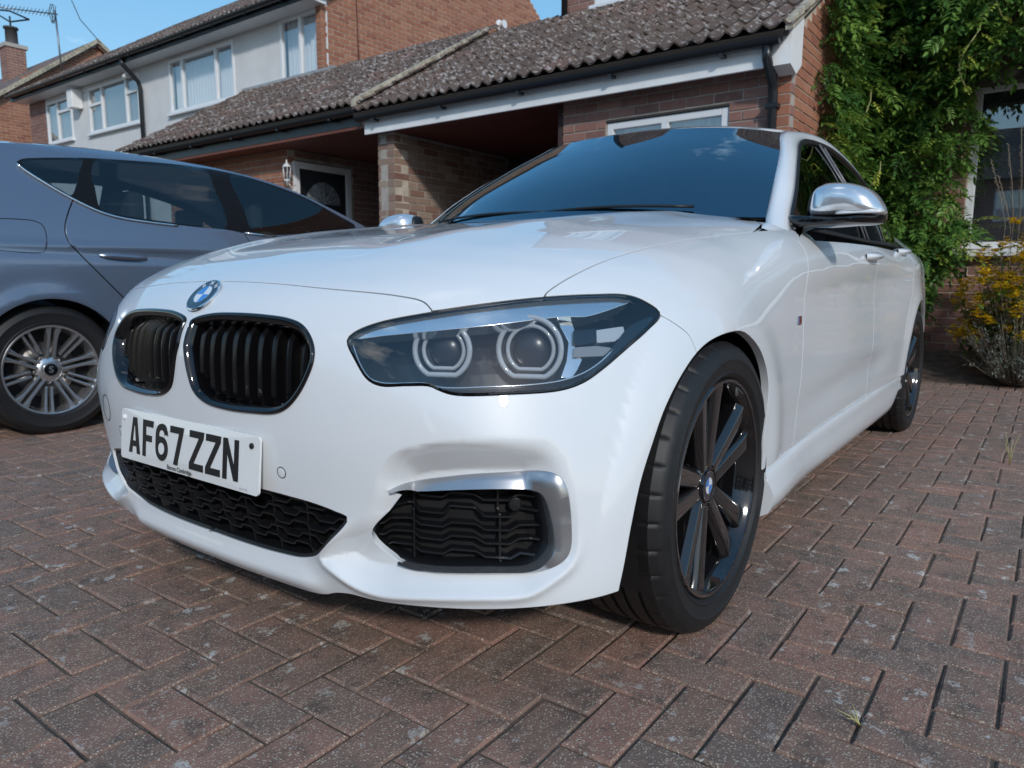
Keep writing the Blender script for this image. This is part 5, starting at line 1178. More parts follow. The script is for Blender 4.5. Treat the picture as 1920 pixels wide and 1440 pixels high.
# front door, facing +y
dx0, dx1, dzT = -4.26, -5.16, 2.20; dy = -6.17
D = part(MB().box((dx1, dy-.06, 0), (dx1+.08, dy+.03, dzT)).box((dx0-.08, dy-.06, 0), (dx0, dy+.03, dzT)).box((dx1+.08, dy-.06, dzT-.08), (dx0-.08, dy+.03, dzT)), 'door', UPVC, H2, bevel=.008)
MB().box((dx1+.08, dy-.05, 0), (dx0-.08, dy, dzT-.08)).build('door_leaf', mat('door_black', (.012, .013, .018), rough=.3), D)
fx, fz = (dx0+dx1)/2, 1.72; MB().prism([(fx+.27*math.cos(a), dy+.001, fz+.27*math.sin(a)) for a in np.linspace(0, math.pi, 21)], (0, .012, 0)).build('fanlight', mat('leaded_glass', (.16, .18, .20), rough=.12, var=.5, vscale=22), D)
for a in np.linspace(.35, math.pi-.35, 5): MB().tube([(fx, dy+.014, fz), (fx+.27*math.cos(a), dy+.014, fz+.27*math.sin(a))], .005, 6).build('lead_came', LEAD, D)
# wall lantern beside the door
LN = empty('wall_lantern', (-4.06, -6.42, 1.9), 'small white coach lantern on the brick wall by the black front door', 'lantern')
lc = onplane([(538, 325)], 0, -4.08)[0]; LN.location = tuple(lc)
LW = mat('lantern_white', (.72, .73, .74), rough=.4); LG = glass('lantern_glass', (.8, .82, .84), .08)
MB().lathe([(.0001, .17), (.008, .15), (.012, .12), (.035, .10), (.062, .075), (.058, .07), (.0001, .07)], (0, 0, 0), 2, 6).build('cap', LW, LN)
MB().lathe([(.05, .07), (.036, -.07)], (0, 0, 0), 2, 6).build('glass', LG, LN)
MB().lathe([(.04, -.07), (.042, -.085), (.02, -.10), (.008, -.13), (.0001, -.14)], (0, 0, 0), 2, 6).build('base', LW, LN)
for k in range(6): a = 2*math.pi*k/6; MB().tube([(.05*math.cos(a), .05*math.sin(a), .072), (.036*math.cos(a), .036*math.sin(a), -.072)], .004, 5).build('glazing_bar', LW, LN)
MB().tube([(0, 0, -.09), (-.06, 0, -.16), (-.12, 0, -.12)], .008, 8).build('bracket', LW, LN)
# ---------- brick house beyond, with chimney and aerials
H3 = empty('gabled_brick_house', (-8, -22, 0), 'red brick gable house at far left with chimney behind the white house', 'house'); L3 = tuple(H3.location)
YG = -20.0
gp3 = [onplane([p_], 1, YG)[0] for p_ in ((0, 172), (178, 78), (215, 103))]; ap = gp3[1]; s3 = (ap[2]-gp3[0][2])/(gp3[0][0]-ap[0])
x0_ = ap[0]+4.0; G3 = [(0, 0), (8.0, 0), (8.0, ap[2]-4*s3), (4.0, ap[2]), (0, ap[2]-4*s3)]
wall(H3, (x0_, YG, 0), 'x', 8.0, 3.0, 12, BR_RED, MORT, gable=[(0, 2.9), (8, 2.9)]+G3[2:], pl=L3, seed=14, nmax=200)
part(MB().box((x0_-8, YG-9, 0), (x0_, YG-.12, ap[2]-4*s3)), 'wall', BR_RED, H3)
pr_ = [(x0_+.25, YG+.12, ap[2]-4.25*s3), (ap[0], YG+.12, ap[2]+.03), (x0_-8.25, YG+.12, ap[2]-4.25*s3), (x0_-8.25, YG+.12, ap[2]-4.25*s3-.14), (ap[0], YG+.12, ap[2]-.14), (x0_+.25, YG+.12, ap[2]-4.25*s3-.14)]
part(MB().prism(pr_, (0, -9, 0)), 'roof', TILE, H3)
vg = MB()
for (a, b_) in ((pr_[0], pr_[1]), (pr_[1], pr_[2])):
    a, b_ = np.array(a), np.array(b_); vg.prism([a+[0, .01, .02], b_+[0, .01, .02], b_+[0, .01, -.10], a+[0, .01, -.10]], (0, .05, 0))
part(vg, 'verge', VERG, H3)
cA, cB = onplane([(12, 86)], 1, -23)[0], onplane([(52, 150)], 1, -23)[0]; wch = abs(cA[0]-cB[0])
CH = part(MB().box((min(cA[0], cB[0]), -23-wch, cB[2]-1.2), (max(cA[0], cB[0]), -23, cA[2])), 'chimney', BR_BRN, H3)
_x0, _x1 = min(cA[0], cB[0]), max(cA[0], cB[0])
wall(H3, (_x1+.02, -22.975, 0), 'x', wch+.02, cB[2]-.6, cA[2], BR_BRN, MORT, pl=L3, seed=22, nmax=40, name='chimney_face', thick=.03)
wall(H3, (_x1+.02, -23-wch, 0), 'y', wch, cB[2]-.6, cA[2], BR_BRN, MORT, pl=L3, seed=23, nmax=40, name='chimney_face', thick=.03)
cx_, cy_ = (cA[0]+cB[0])/2, -23-wch/2
MB().box((min(cA[0], cB[0])-.06, -23-wch-.06, cA[2]), (max(cA[0], cB[0])+.06, -22.94, cA[2]+.10)).build('cap', mat('concrete_cap', (.4, .38, .35), rough=.9), CH)
MB().lathe([(.16, .1), (.15, .55), (.19, .55), (.19, .6), (.0001, .62)], (cx_, cy_, cA[2]), 2, 16).build('chimney_pot', mat('pot_dark', (.06, .06, .065), rough=.6), CH)
MB().tube([(cx_-.5, cy_, cA[2]+.95), (cx_, cy_, cA[2]+.75), (cx_+.5, cy_, cA[2]+.95), (cx_, cy_, cA[2]+1.05), (cx_-.5, cy_, cA[2]+.95)], .025, 6).tube([(cx_, cy_, cA[2]+.6), (cx_, cy_, cA[2]+.9)], .025, 6).build('aerial_loop', GUT, CH)
# television aerial on the white house
AE = empty('television_aerial', (0, 0, 0), 'long thin television aerial on a pole above the far left roofs', 'aerial'); YA = -18.6
pA = lambda p_: onplane([p_], 1, YA)[0]
p0_, p1_ = pA((118, 152)), pA((103, 20)); AE.location = tuple(p0_); sh = lambda q_: q_-p0_; AL = mat('aerial_metal', (.22, .23, .25), rough=.4, metal=.8)
MB().tube([sh(p0_), sh(p1_)], .022, 8).build('pole', AL, AE)
q0, q1 = pA((-12, 12)), pA((108, 27)); MB().tube([sh(q0), sh(q1)], .014, 6).build('boom', AL, AE)
for f_ in np.linspace(.02, .86, 15): c_ = q0*(1-f_)+q1*f_; MB().tube([sh(c_)+[-.02, -.16, -.03], sh(c_)+[.02, .16, .03]], .007, 5).build('director', AL, AE)
for f_ in (.9, .93): c_ = q0*(1-f_)+q1*f_; MB().tube([sh(c_)+[0, 0, -.22], sh(c_)+[.02, .2, .12], sh(c_)+[.0, 0, .22], sh(c_)+[-.02, -.2, .1], sh(c_)+[0, 0, -.22]], .010, 5).build('reflector', AL, AE)
# overhead line
ww = tag(MB().tube([tuple(pA((116, 0))+[0, 0, .6]), tuple(pA((150, 36))), tuple(pA((190, 82)))], .010, 5).build('overhead_wire', GUT), 'thin black overhead wire crossing the sky at upper left', 'wire')
# ================================================================== GREY HATCHBACK (nose towards the house)
GREY = mat('grey_metallic', (.16, .20, .27), rough=.28, metal=.55, coat=1.0, coat_rough=.02)
YC2 = -3.38
g2 = empty('grey_hatchback_car', (-1.3, YC2, 0), 'dark blue-grey hatchback parked beside the white car with its nose to the house', 'car'); LG2 = -np.array(g2.location)
_zs = np.array([.0, .15, .3, .5, .75, .90, .96, 1.05, 1.2, 1.35, 1.42, 1.47, 1.55]); _ys = np.array([-2.62, -2.575, -2.535, -2.510, -2.495, -2.500, -2.512, -2.535, -2.600, -2.680, -2.735, -2.83, -2.95])
_zf = np.linspace(0, 1.55, 311); _yf = natmat(_zs, _zf)@_ys; _kk = np.hanning(15); _kk /= _kk.sum(); _yf = np.r_[_yf[:7], np.convolve(_yf, _kk, 'valid'), _yf[-7:]]
def Y2(x, z):
    y = np.interp(z, _zf, _yf); y = y-.30*np.clip((x-.15)/.65, 0, 2)**2.2-.32*np.clip((-x-2.7)/.75, 0, 2)**2.2
    for xw in (-.02, -2.66): d = np.hypot(x-xw, z-.32); y = y+.014*np.exp(-((d-.36)/.05)**2)
    h = z-(.925+.02*(x+.3)); y = y+np.where(x > -1.0, 1, np.clip((x+1.5)/.5, 0, 1))*(.006*np.exp(-(h/.012)**2)-.006*np.exp(-((h+.04)/.03)**2))
    return y
def cast2(px, off=0.):
    D = ray(px); t = np.full(len(D), 2.8)
    for _ in range(60):
        P = CPOS+D*t[:, None]; e = P[:, 1]-(Y2(P[:, 0], P[:, 2])+off); t = t+e/np.maximum(-D[:, 1], .2)*.7
    return CPOS+D*t[:, None]
z2 = lambda L_: [(a/2.4833, 250+b/2.4833) for a, b in L_]
xz = lambda P: P[:, [0, 2]]
DLO = xz(cast2(spl(z2([(76, 132), (100, 119), (180, 114), (300, 113), (420, 115), (600, 126), (800, 142), (1000, 170), (1180, 212), (1400, 290), (1560, 374), (1662, 440), (1500, 462), (1185, 473), (1060, 450), (900, 435), (700, 410), (560, 388), (460, 358), (340, 302), (200, 222), (110, 165)]), 120, True)))
WIN = [xz(cast2(spl(z2(q_), 60, True))) for q_ in ([(98, 128), (160, 121), (260, 119), (384, 121), (372, 175), (334, 288), (285, 265), (190, 210), (115, 160)], [(445, 124), (600, 134), (800, 150), (958, 170), (1000, 260), (1052, 438), (900, 428), (700, 402), (560, 380), (470, 352), (440, 250), (425, 200)], [(1068, 194), (1200, 226), (1400, 298), (1550, 378), (1640, 436), (1500, 456), (1190, 466), (1130, 340)])]
rail = np.array([(.82, 1.10), (.62, 1.24), (.40, 1.34), (.1, 1.405), (-.25, 1.442), (-.55, 1.455), (-.9, 1.45), (-1.18, 1.428), (-1.6, 1.345), (-2.02, 1.185), (-2.3, 1.06), (-2.6, .98), (-3.0, .90), (-3.35, .76), (-3.5, .60)]); rail = spl(rail, 90)
outl2 = np.vstack([rail, [(-3.5, .20), (.82, .20)]])
s_q = xz(cast2(spl(z2([(343, 304), (318, 370), (303, 440), (318, 500), (370, 560), (450, 640), (520, 710), (590, 780)]), 40))); s_d = xz(cast2(spl(z2([(1140, 470), (1166, 510)]), 6))); s_d = np.vstack([s_d, s_d[-1]+[(-.01, -.08), (.0, -.3), (.0, -.5), (-.0, -.68)]]); s_w = np.array([(-2.16, 1.0), (-2.15, .8), (-2.12, .5), (-2.14, .25)])
arch_c = lambda xw: np.stack([xw+.35*np.cos(np.linspace(-.5, math.pi+.5, 50)), .32+.35*np.sin(np.linspace(-.5, math.pi+.5, 50))], 1)
A1, A2 = arch_c(-.02), arch_c(-2.66); P2, E2 = [], []
def al2(P, closed=False):
    k = len(P2); P2.extend([tuple(p) for p in P]); n_ = len(P); E2.extend([(k+i, k+i+1) for i in range(n_-1)]+([(k+n_-1, k)] if closed else []))
al2(outl2, True); al2(DLO, True)
for q_ in WIN: al2(q_, True)
al2(A1, True); al2(A2, True); G2P = .0042
for q_ in (s_q, s_d, s_w): al2(offset(q_, G2P)); al2(offset(q_, -G2P))
gg = np.stack(np.meshgrid(np.arange(-3.48, .8, .04), np.arange(.22, 1.46, .03), indexing='ij'), -1).reshape(-1, 2); gg = gg[inpoly(gg, outl2)]
kp_ = np.ones(len(gg), bool)
for q_, c_ in ((outl2, 1), (DLO, 1), (A1, 1), (A2, 1), (s_q, 0), (s_d, 0), (s_w, 0), (WIN[0], 1), (WIN[1], 1), (WIN[2], 1)): kp_ &= segdist(gg, q_, bool(c_)) > .009
P2.extend([tuple(p) for p in gg[kp_]]); rs = delaunay_2d_cdt([Vector(p) for p in P2], E2, [], 0, 1e-7); V2_ = np.array([tuple(v) for v in rs[0]]); T2 = np.array([t for t in rs[2] if len(t) == 3]); c2 = V2_[T2].mean(1)
in_ = inpoly(c2, outl2) & ~inpoly(c2, A1) & ~inpoly(c2, A2)
for q_ in (s_q, s_d, s_w): in_ &= segdist(c2, q_, False) > G2P*.97
dl = inpoly(c2, DLO); wn_ = [inpoly(c2, q_) for q_ in WIN]
V3 = np.stack([V2_[:, 0], Y2(V2_[:, 0], V2_[:, 1]), V2_[:, 1]], 1); ee = .004
gx_ = (Y2(V2_[:, 0]+ee, V2_[:, 1])-Y2(V2_[:, 0]-ee, V2_[:, 1]))/(2*ee); gz_ = (Y2(V2_[:, 0], V2_[:, 1]+ee)-Y2(V2_[:, 0], V2_[:, 1]-ee))/(2*ee); N3 = np.stack([-gx_, np.ones(len(V3)), -gz_], 1); N3 /= np.linalg.norm(N3, axis=1, keepdims=True)
M2 = lambda V: np.stack([V[:, 0], 2*YC2-V[:, 1], V[:, 2]], 1)
def side2(name, sel_, m, depth):
    for mir in (0, 1):
        o = shell(name, M2(V3) if mir else V3, N3*[1, -1, 1] if mir else N3, T2[sel_], m, g2, depth=depth, mirror=False, y0=-1); o.location = tuple(LG2)
xat = lambda P, z: np.interp(z, P[np.argsort(P[:, 1]), 1], P[np.argsort(P[:, 1]), 0])
bod = in_ & ~dl; up_ = c2[:, 1] > np.minimum(s_q[:, 1].max(), 1.12)
q1 = bod & (c2[:, 0] > xat(s_q, c2[:, 1])); d1_ = bod & ~q1 & (c2[:, 0] > xat(s_d, c2[:, 1])); f1_ = bod & ~q1 & ~d1_ & (c2[:, 0] > xat(s_w, c2[:, 1])); w1_ = bod & ~q1 & ~d1_ & ~f1_
side2('rear_quarter', q1, GREY, .02); side2('rear_door', d1_, GREY, .02); side2('front_door', f1_, GREY, .02); side2('front_wing', w1_, GREY, .02)
side2('window_pillars', in_ & dl & ~wn_[0] & ~wn_[1] & ~wn_[2], mat('pillar_black', (.006, .006, .007), rough=.5, spec=.2), .006)
G2L = glass('grey_car_glass', (.55, .62, .64), .07)
for nm, w_i in zip(('quarter_window', 'rear_door_window', 'front_door_window'), wn_): side2(nm, in_ & w_i, G2L, 0)
# roof, tailgate, bonnet
rr3 = np.stack([rail[:, 0], Y2(rail[:, 0], rail[:, 1]), rail[:, 1]], 1); G = []
for f_ in np.linspace(0, 1, 17):
    p_ = rr3*(1-f_)+M2(rr3)*f_; p_[:, 2] += .055*np.sin(math.pi*f_)**.75; G.append(p_.tolist())
o = MB().grid(G).build('roof', GREY, g2); o.location = tuple(LG2)
tg = [[(.82, Y2(np.array([.82]), np.array([z]))[0]*(1-f_)+(2*YC2-Y2(np.array([.82]), np.array([z]))[0])*f_, z) for f_ in np.linspace(0, 1, 9)] for z in np.linspace(.2, 1.10, 10)]
o = MB().grid(tg).build('tailgate', GREY, g2); o.location = tuple(LG2)
part(MB().box((-3.4, -4.1, .18), (.75, -2.66, .26)), 'underbody', DARK, g2)
part(MB().box((-3.2, -4.1, .26), (-2.1, -2.75, .8)), 'engine_block', DARK, g2)
CH2 = MB().tube(cast2(spl(z2([(78, 142), (110, 168), (200, 226), (330, 301), (460, 363), (560, 393), (700, 415), (828, 430)]), 40), .006), .0065, 6); part(CH2, 'chrome_strip', CHROME, g2)
part(MB().tube(cast2(z2([(1140, 464), (1220, 474), (1305, 486)]), .006), .0065, 6), 'chrome_strip', CHROME, g2)
GRV2 = mat('panel_gap_dark', (.01, .012, .016), rough=.7)
part(MB().tube(cast2(spl(z2([(-60, 396), (60, 398), (160, 408), (195, 425), (213, 460), (216, 520), (208, 548), (180, 556), (0, 546), (-60, 540)]), 50), .0), .0022, 5), 'fuel_flap_gap', GRV2, g2)
# door handle
hA, hB = cast2(z2([(462, 568)]))[0], cast2(z2([(684, 584)]))[0]; G_ = []
for u in np.linspace(0, 1, 17):
    c = hA*(1-u)+hB*u; k_ = 1-abs(2*u-1)**3.5; G_.append([c+np.array([0, .006+math.cos(t)*.030*k_, math.sin(t)*(.008+.010*k_)]) for t in np.linspace(0, 2*math.pi, 13)])
o = MB().grid(np.array(G_).tolist()).build('door_handle', GREY, g2); o.location = tuple(LG2)
c = (hA+hB)/2; o = disc_on(c+np.array([0, -.002, -.018]), (0, 1, -.1), [(.042, 0), (.036, .002), (.02, .003), (.0001, .003)], 'handle_shade_disc', mat('grey_shadow', (.06, .075, .10), rough=.35, coat=.6), g2); o.location = tuple(LG2); o.scale = (1, 1, 1)  # darker disc behind the handle, the hollow's shade put into its colour
for x_ in (-1.55, -.75):
    for y_ in (-3.02, -3.74):
        part(MB().box((x_, y_-.24, .55), (x_+.13, y_+.24, 1.08)), 'seat_back', SEAT, g2, bevel=.05, seg=3, auto=40); part(MB().box((x_+.03, y_-.13, 1.10), (x_+.12, y_+.13, 1.27)), 'headrest', SEAT, g2, bevel=.035, seg=3, auto=40)
part(MB().box((-2.35, -4.05, .80), (-1.95, -2.75, 1.0)), 'dashboard', CAB, g2, bevel=.05)
part(MB().tube([(-1.85-.05*math.sin(t), -3.02+.18*math.cos(t), .98+.16*math.sin(t)) for t in np.linspace(0, 2*math.pi, 29)], .014, 8, False), 'steering_wheel', CAB, g2)
# multi-spoke alloys
ALS = mat('alloy_silver', (.62, .62, .63), rough=.26, metal=.9, coat=.3); ALD = mat('alloy_dark', (.16, .155, .15), rough=.4, metal=.6)
T2V, T2F = tyre_mesh(.318, .222, .21, False)
def wheel2(x, y, sg):
    w = empty('wheel'); w.parent = g2; w.location = (x+LG2[0], y+LG2[1], .318); w.rotation_euler = (0, 0, 0 if sg > 0 else math.pi)
    MB().add(T2V, T2F, True).build('tyre', RUBBER, w, auto=35)
    MB().lathe([(.222, .085), (.2235, .098), (.219, .102), (.212, .100), (.2095, .090), (.200, .05), (.196, -.03), (.20, -.09)], (0, 0, 0), 1, 72).build('rim', ALS, w, auto=40)
    MB().lathe([(.198, .02), (.05, .0)], (0, 0, 0), 1, 40).build('inner_barrel', DARK, w); MB().lathe([(.055, .012), (.14, .015), (.14, .005)], (0, 0, 0), 1, 40).build('brake_disc', DISC, w)
    MB().lathe([(.062, .03), (.06, .066), (.05, .074), (.034, .076), (.0335, .080), (.0001, .080)], (0, 0, 0), 1, 40).build('hub', ALS, w, auto=40)
    MB().lathe([(.030, .0795), (.030, .0825), (.028, .083), (.0001, .083)], (0, 0, 0), 1, 32).build('centre_cap', BLACKG, w, auto=40)
    text_mesh('S', .045, 'cap_emblem', ALS, w, lambda a, b: np.array([-a*1.1, .0838, b]), .001)
    for k in range(10):
        a0 = R_(97+36*k); big = k % 2 == 0; r0 = .035 if big else .085; dr = np.array([math.cos(a0), 0, math.sin(a0)]); tdv = np.array([-math.sin(a0), 0, math.cos(a0)])
        for sd_ in (-1, 1):
            rows = []
            for u in np.linspace(0, 1, 9):
                r = r0+u*(.2145-r0); of = (.0135+.004*u) if big else (.012+.004*u); wd = (.0085+.009*max(0, u-.72)/.28) if big else .0065+.002*u
                c = dr*r+tdv*sd_*of*(1+.35*max(0, u-.72)/.28*big); yf = .070+.020*u**1.3
                rows.append([c-tdv*wd*1.1+[0, yf-.035, 0], c-tdv*wd*.8+[0, yf, 0], c+tdv*wd*.8+[0, yf, 0], c+tdv*wd*1.1+[0, yf-.035, 0]])
            MB().add([p_ for r_ in rows for p_ in r_], [(i*4+j, i*4+(j+1) % 4, (i+1)*4+(j+1) % 4, (i+1)*4+j) for i in range(8) for j in range(4)]+[(0, 1, 2, 3), (35, 34, 33, 32)]).build('spoke', ALS, w, bevel=.0015, auto=35)
        if not big: MB().lathe([(.0125, .045), (.0125, .060), (.010, .062), (.0001, .055)], tuple(dr*.062), 1, 12).build('wheel_bolt', ALD, w, auto=40)
for x_ in (-.02, -2.66): wheel2(x_, -2.635, 1); wheel2(x_, 2*YC2+2.635, -1)
for xw in (-.02, -2.66):
    part(MB().grid([[(xw+.355*math.cos(a), y, .32+.355*math.sin(a)) for a in np.linspace(-.4, math.pi+.4, 40)] for y in (-2.9, -2.7, -2.54)]), 'arch_liner', BLACKP, g2)
# ================================================================== PLANTS
def leaf_mat(name, stops, trans=.35):
    m, n, l, b = nodes_mat(name); r = piece_random(n, l); c = ramp(n, l, r, stops); l(c, b.inputs['Base Color']); b.inputs['Roughness'].default_value = .42; b.inputs['Specular IOR Level'].default_value = .35
    t = n.new('ShaderNodeBsdfTranslucent'); l(c, t.inputs[0]); x = n.new('ShaderNodeMixShader'); x.inputs[0].default_value = trans; o = n['Material Output']; l(b.outputs[0], x.inputs[1]); l(t.outputs[0], x.inputs[2]); l(x.outputs[0], o.inputs[0]); return m
WIS = leaf_mat('wisteria_leaf', [(0, (.045, .11, .025)), (.4, (.085, .19, .038)), (.75, (.14, .26, .05)), (.93, (.22, .35, .06)), (1, (.42, .50, .09))], .22)
def leaflet(L_, W_, droop):
    return [(0, 0, 0), (L_*.35, W_/2, -droop*.15+W_*.12), (L_*.4, 0, -droop*.2), (L_*.35, -W_/2, -droop*.15+W_*.12), (L_*.75, W_*.36, -droop*.6+W_*.08), (L_*.75, 0, -droop*.62), (L_*.75, -W_*.36, -droop*.6+W_*.08), (L_, 0, -droop)], [(0, 2, 1), (0, 3, 2), (1, 2, 5, 4), (2, 3, 6, 5), (4, 5, 7), (5, 6, 7)]
def compound(seed, pairs=5, L_=.22, lf=.068, lw=.026):
    """pinnate leaf, rachis along +x drooping to -z"""
    rr = random.Random(seed); V, F_ = [], []
    rach = lambda u: np.array([L_*u*(1-.25*u), 0, -L_*.35*u*u])
    def put(p, az, s_):
        lv, lf_ = leaflet(lf*s_, lw*s_, lf*s_*rr.uniform(.15, .5)); ca, sa = math.cos(az), math.sin(az); k = len(V); V.extend([(p[0]+x*ca-y*sa, p[1]+x*sa+y*ca, p[2]+z+rr.uniform(-.004, .004)) for x, y, z in lv]); F_.extend([tuple(i+k for i in f) for f in lf_])
    for i in range(pairs):
        u = .22+.72*i/pairs
        for sg in (-1, 1): put(rach(u), sg*(1.15-.35*u)+rr.gauss(0, .12), rr.uniform(.8, 1.1)*(1-.25*abs(u-.5)))
    put(rach(1), rr.gauss(0, .1), 1.0)
    for i in range(5):
        a, b_ = rach(i/5), rach((i+1)/5); k = len(V); V.extend([a+[0, .0015, 0], a-[0, .0015, 0], b_-[0, .001, 0], b_+[0, .001, 0]]); F_.append((k, k+1, k+2, k+3))
    return V, F_
CL = [compound(s_, random.Random(s_).choice((4, 5, 5, 6)), .20+.02*(s_ % 4)) for s_ in range(8)]
CME = []
for V, F_ in CL:
    me = bpy.data.meshes.new('leaf'); me.from_pydata([tuple(map(float, v)) for v in V], [], F_); me.materials.append(WIS); me.polygons.foreach_set('use_smooth', np.ones(len(me.polygons), bool)); me.update(); CME.append(me)
WI = empty('wisteria', (-5.75, .35, .16), 'tall leafy green wisteria climbing the corner of the brick house', 'climber'); LWI = -np.array(WI.location)
rw = random.Random(11); spots = []
def zone(nn, fx, fy, fz, out_):
    for _ in range(nn): spots.append((fx(), fy(), fz(), out_))
U = rw.uniform
zone(2700, lambda: -5.97+abs(rw.gauss(0, .16))+U(0, .22), lambda: U(-.22, .80), lambda: U(.55, 3.9), (1, .35))            # facade column
zone(1200, lambda: U(-4.75, -5.95), lambda: -.19+abs(rw.gauss(.06, .07)), lambda: U(.9, 3.9), (.35, 1))                      # on the garage side wall
zone(1700, lambda: -5.95+U(0, .75), lambda: U(.5, 2.4), lambda: U(2.42, 3.9), (1, .25))                                   # over the window
zone(420, lambda: -5.9+U(0, .55), lambda: U(.0, .75), lambda: U(.35, 1.3), (1, .2))
spots = [s_ for s_ in spots if not (s_[2] > 1.2 and s_[1] > .74+.10*math.sin(s_[2]*7) and s_[2] < 2.42) and not (s_[2] < 1.25 and s_[1] > .30+.60*(s_[2]-.3))]
C_ = np.array([s_[:3] for s_ in spots]); pj_ = proj(C_); dz_ = (C_-CPOS)@_f; vis_ = (pj_[:, 0] > 1480) & (pj_[:, 0] < 1940) & (pj_[:, 1] > -40) & (pj_[:, 1] < 660)
front = np.argsort(-np.where(vis_, 1/dz_, 0))[:300]; fs = set(front.tolist()); JV, JF, JR = [], [], []
for i, (x, y, z, o_) in enumerate(spots):
    az = math.atan2(o_[1], o_[0])+rw.gauss(0, .75); el = rw.gauss(.25, .35); roll = rw.gauss(0, .35); s_ = U(.6, 1.3); t = rw.randrange(8)
    Mx = Matrix.Translation((x+LWI[0], y+LWI[1], z+LWI[2]))@Matrix.Rotation(az, 4, 'Z')@Matrix.Rotation(el, 4, 'Y')@Matrix.Rotation(roll, 4, 'X')@Matrix.Scale(s_, 4)
    if i in fs: o = link('leaf', CME[t], WI); o.matrix_local = Mx
    else:
        k = len(JV); JV += [tuple(Mx@Vector(v)) for v in CL[t][0]]; JF += [tuple(j+k for j in f) for f in CL[t][1]]; JR += [rw.random()*.93]*len(CL[t][0])
stuff('foliage', JV, JF, JR, WIS, WI, smooth=True)
BARK = mat('bark', (.16, .12, .085), rough=.9, var=.4, vscale=30, bump=.6, bscale=80); ST = MB()
ST.tube([(-5.9, .25, .1), (-5.86, .30, .7), (-5.88, .18, 1.4), (-5.86, .28, 2.1), (-5.85, .1, 2.8), (-5.87, .2, 3.6)], [.05, .045, .04, .035, .03, .02], 8)
ST.tube([(-5.85, .2, 2.0), (-5.7, .3, 2.4), (-5.6, .7, 2.55), (-5.6, 1.4, 2.6), (-5.6, 2.2, 2.6)], [.03, .028, .024, .02, .012], 7)
part(ST, 'stem', BARK, WI)
for tx, ty, tz, ln in ((-5.35, .0, 2.35, .7), (-5.25, .75, 2.75, .5), (-5.3, .12, 1.75, .5), (-5.2, .95, 3.3, .6)):      # pale young shoots
    P_ = [(tx+.1*math.sin(3*u), ty+.06*math.sin(5*u+1), tz-ln*u) for u in np.linspace(0, 1, 8)]; part(MB().tube(P_, .006, 5), 'shoot', mat('shoot', (.30, .30, .12), rough=.6), WI)
    for u in np.linspace(.15, 1, 7):
        o = link('young_leaf', bpy.data.meshes['leaf_young'] if 'leaf_young' in bpy.data.meshes else CME[2].copy(), WI); me = o.data
        if me.name != 'leaf_young': me.name = 'leaf_young'; me.materials[0] = leaf_mat('young_leaf', [(0, (.36, .44, .07)), (1, (.52, .58, .10))], .35)
        i_ = int(u*7); o.matrix_local = Matrix.Translation(Vector(P_[min(i_, 7)])+Vector(LWI))@Matrix.Rotation(rw.uniform(-.9, 1.4), 4, 'Z')@Matrix.Rotation(rw.uniform(.1, .7), 4, 'Y')@Matrix.Scale(U(.5, .8), 4)
part(MB().box((-5.75, .55, 2.33), (-5.60, 3.2, 2.43)), 'trellis_beam', mat('beam_dark', (.05, .04, .035), rough=.85), WI)
# shrubs at the right edge
def shrub(name, label, cat, base, n_, rad, hgt, m, size, seed, flowers=None, thin=False):
    rr = random.Random(seed); root = empty(name, tuple(base), label, cat); V, F_, R__ = [], [], []; st = MB(); FV, FF_ = [], []
    for i in range(n_):
        a = rr.uniform(0, 2*math.pi); r = rad*math.sqrt(rr.random()); h = hgt*(.25+.75*rr.random())*(1-.35*(r/rad)**2); tip = np.array([r*math.cos(a), r*math.sin(a), h]); st.tube([(tip[0]*.25, tip[1]*.25, 0), tuple(tip*[.7, .7, .55]), tuple(tip)], [.004, .003, .0015], 4, False)
        for k_ in range(14 if not thin else 22):
            u = rr.uniform(.35, 1); p = np.array([tip[0]*(.25+.75*u), tip[1]*(.25+.75*u), h*u])+np.array([rr.gauss(0, .012) for _ in range(3)]); L_ = size*rr.uniform(.7, 1.2); W_ = L_*(.40 if not thin else .16)
            lv, lf_ = leaflet(L_, W_, L_*.2); Mx = Matrix.Translation(Vector(p))@Matrix.Rotation(rr.uniform(0, 6.28), 4, 'Z')@Matrix.Rotation(rr.uniform(-1.0, .4), 4, 'Y'); k = len(V); V += [tuple(Mx@Vector(v)) for v in lv]; F_ += [tuple(j+k for j in f) for f in lf_]; R__ += [rr.random()]*len(lv)
        if flowers and rr.random() < .7: FV.append(tip+np.array([0, 0, .01]))
    stuff('foliage', V, F_, R__, m, root, smooth=True); st.build('stem', BARK, root)
    for p in FV:
        fb = MB()
        for k_ in range(20):
            c = np.array(p)+np.array([rr.gauss(0, .026), rr.gauss(0, .026), rr.gauss(0, .02)])
            for q_ in range(5): a = 2*math.pi*q_/5+rr.random(); fb.add([c, c+np.array([math.cos(a)*.014-math.sin(a)*.008, math.sin(a)*.014+math.cos(a)*.008, .008]), c+np.array([math.cos(a)*.024, math.sin(a)*.024, .012]), c+np.array([math.cos(a)*.014+math.sin(a)*.008, math.sin(a)*.014-math.cos(a)*.008, .008])], [(0, 1, 2, 3)])
        fb.build('flower_cluster', flowers, root)['kind'] = 'stuff'
    return root
LAV = leaf_mat('silver_leaf', [(0, (.17, .20, .16)), (.5, (.26, .29, .24)), (1, (.36, .39, .33))], .15); GRN = leaf_mat('shrub_leaf', [(0, (.06, .14, .03)), (.5, (.12, .22, .045)), (1, (.22, .33, .07))], .3)
YEL = mat('yellow_petal', (.75, .52, .02), rough=.5)
bs = onplane([(1900, 716)], 0, -5.0)[0]; bs[2] = .02; shrub('silver_shrub', 'silvery grey-green shrub low against the right edge of the bed', 'shrub', bs+[0, .02, 0], 240, .38, .66, LAV, .042, 5, None, True)
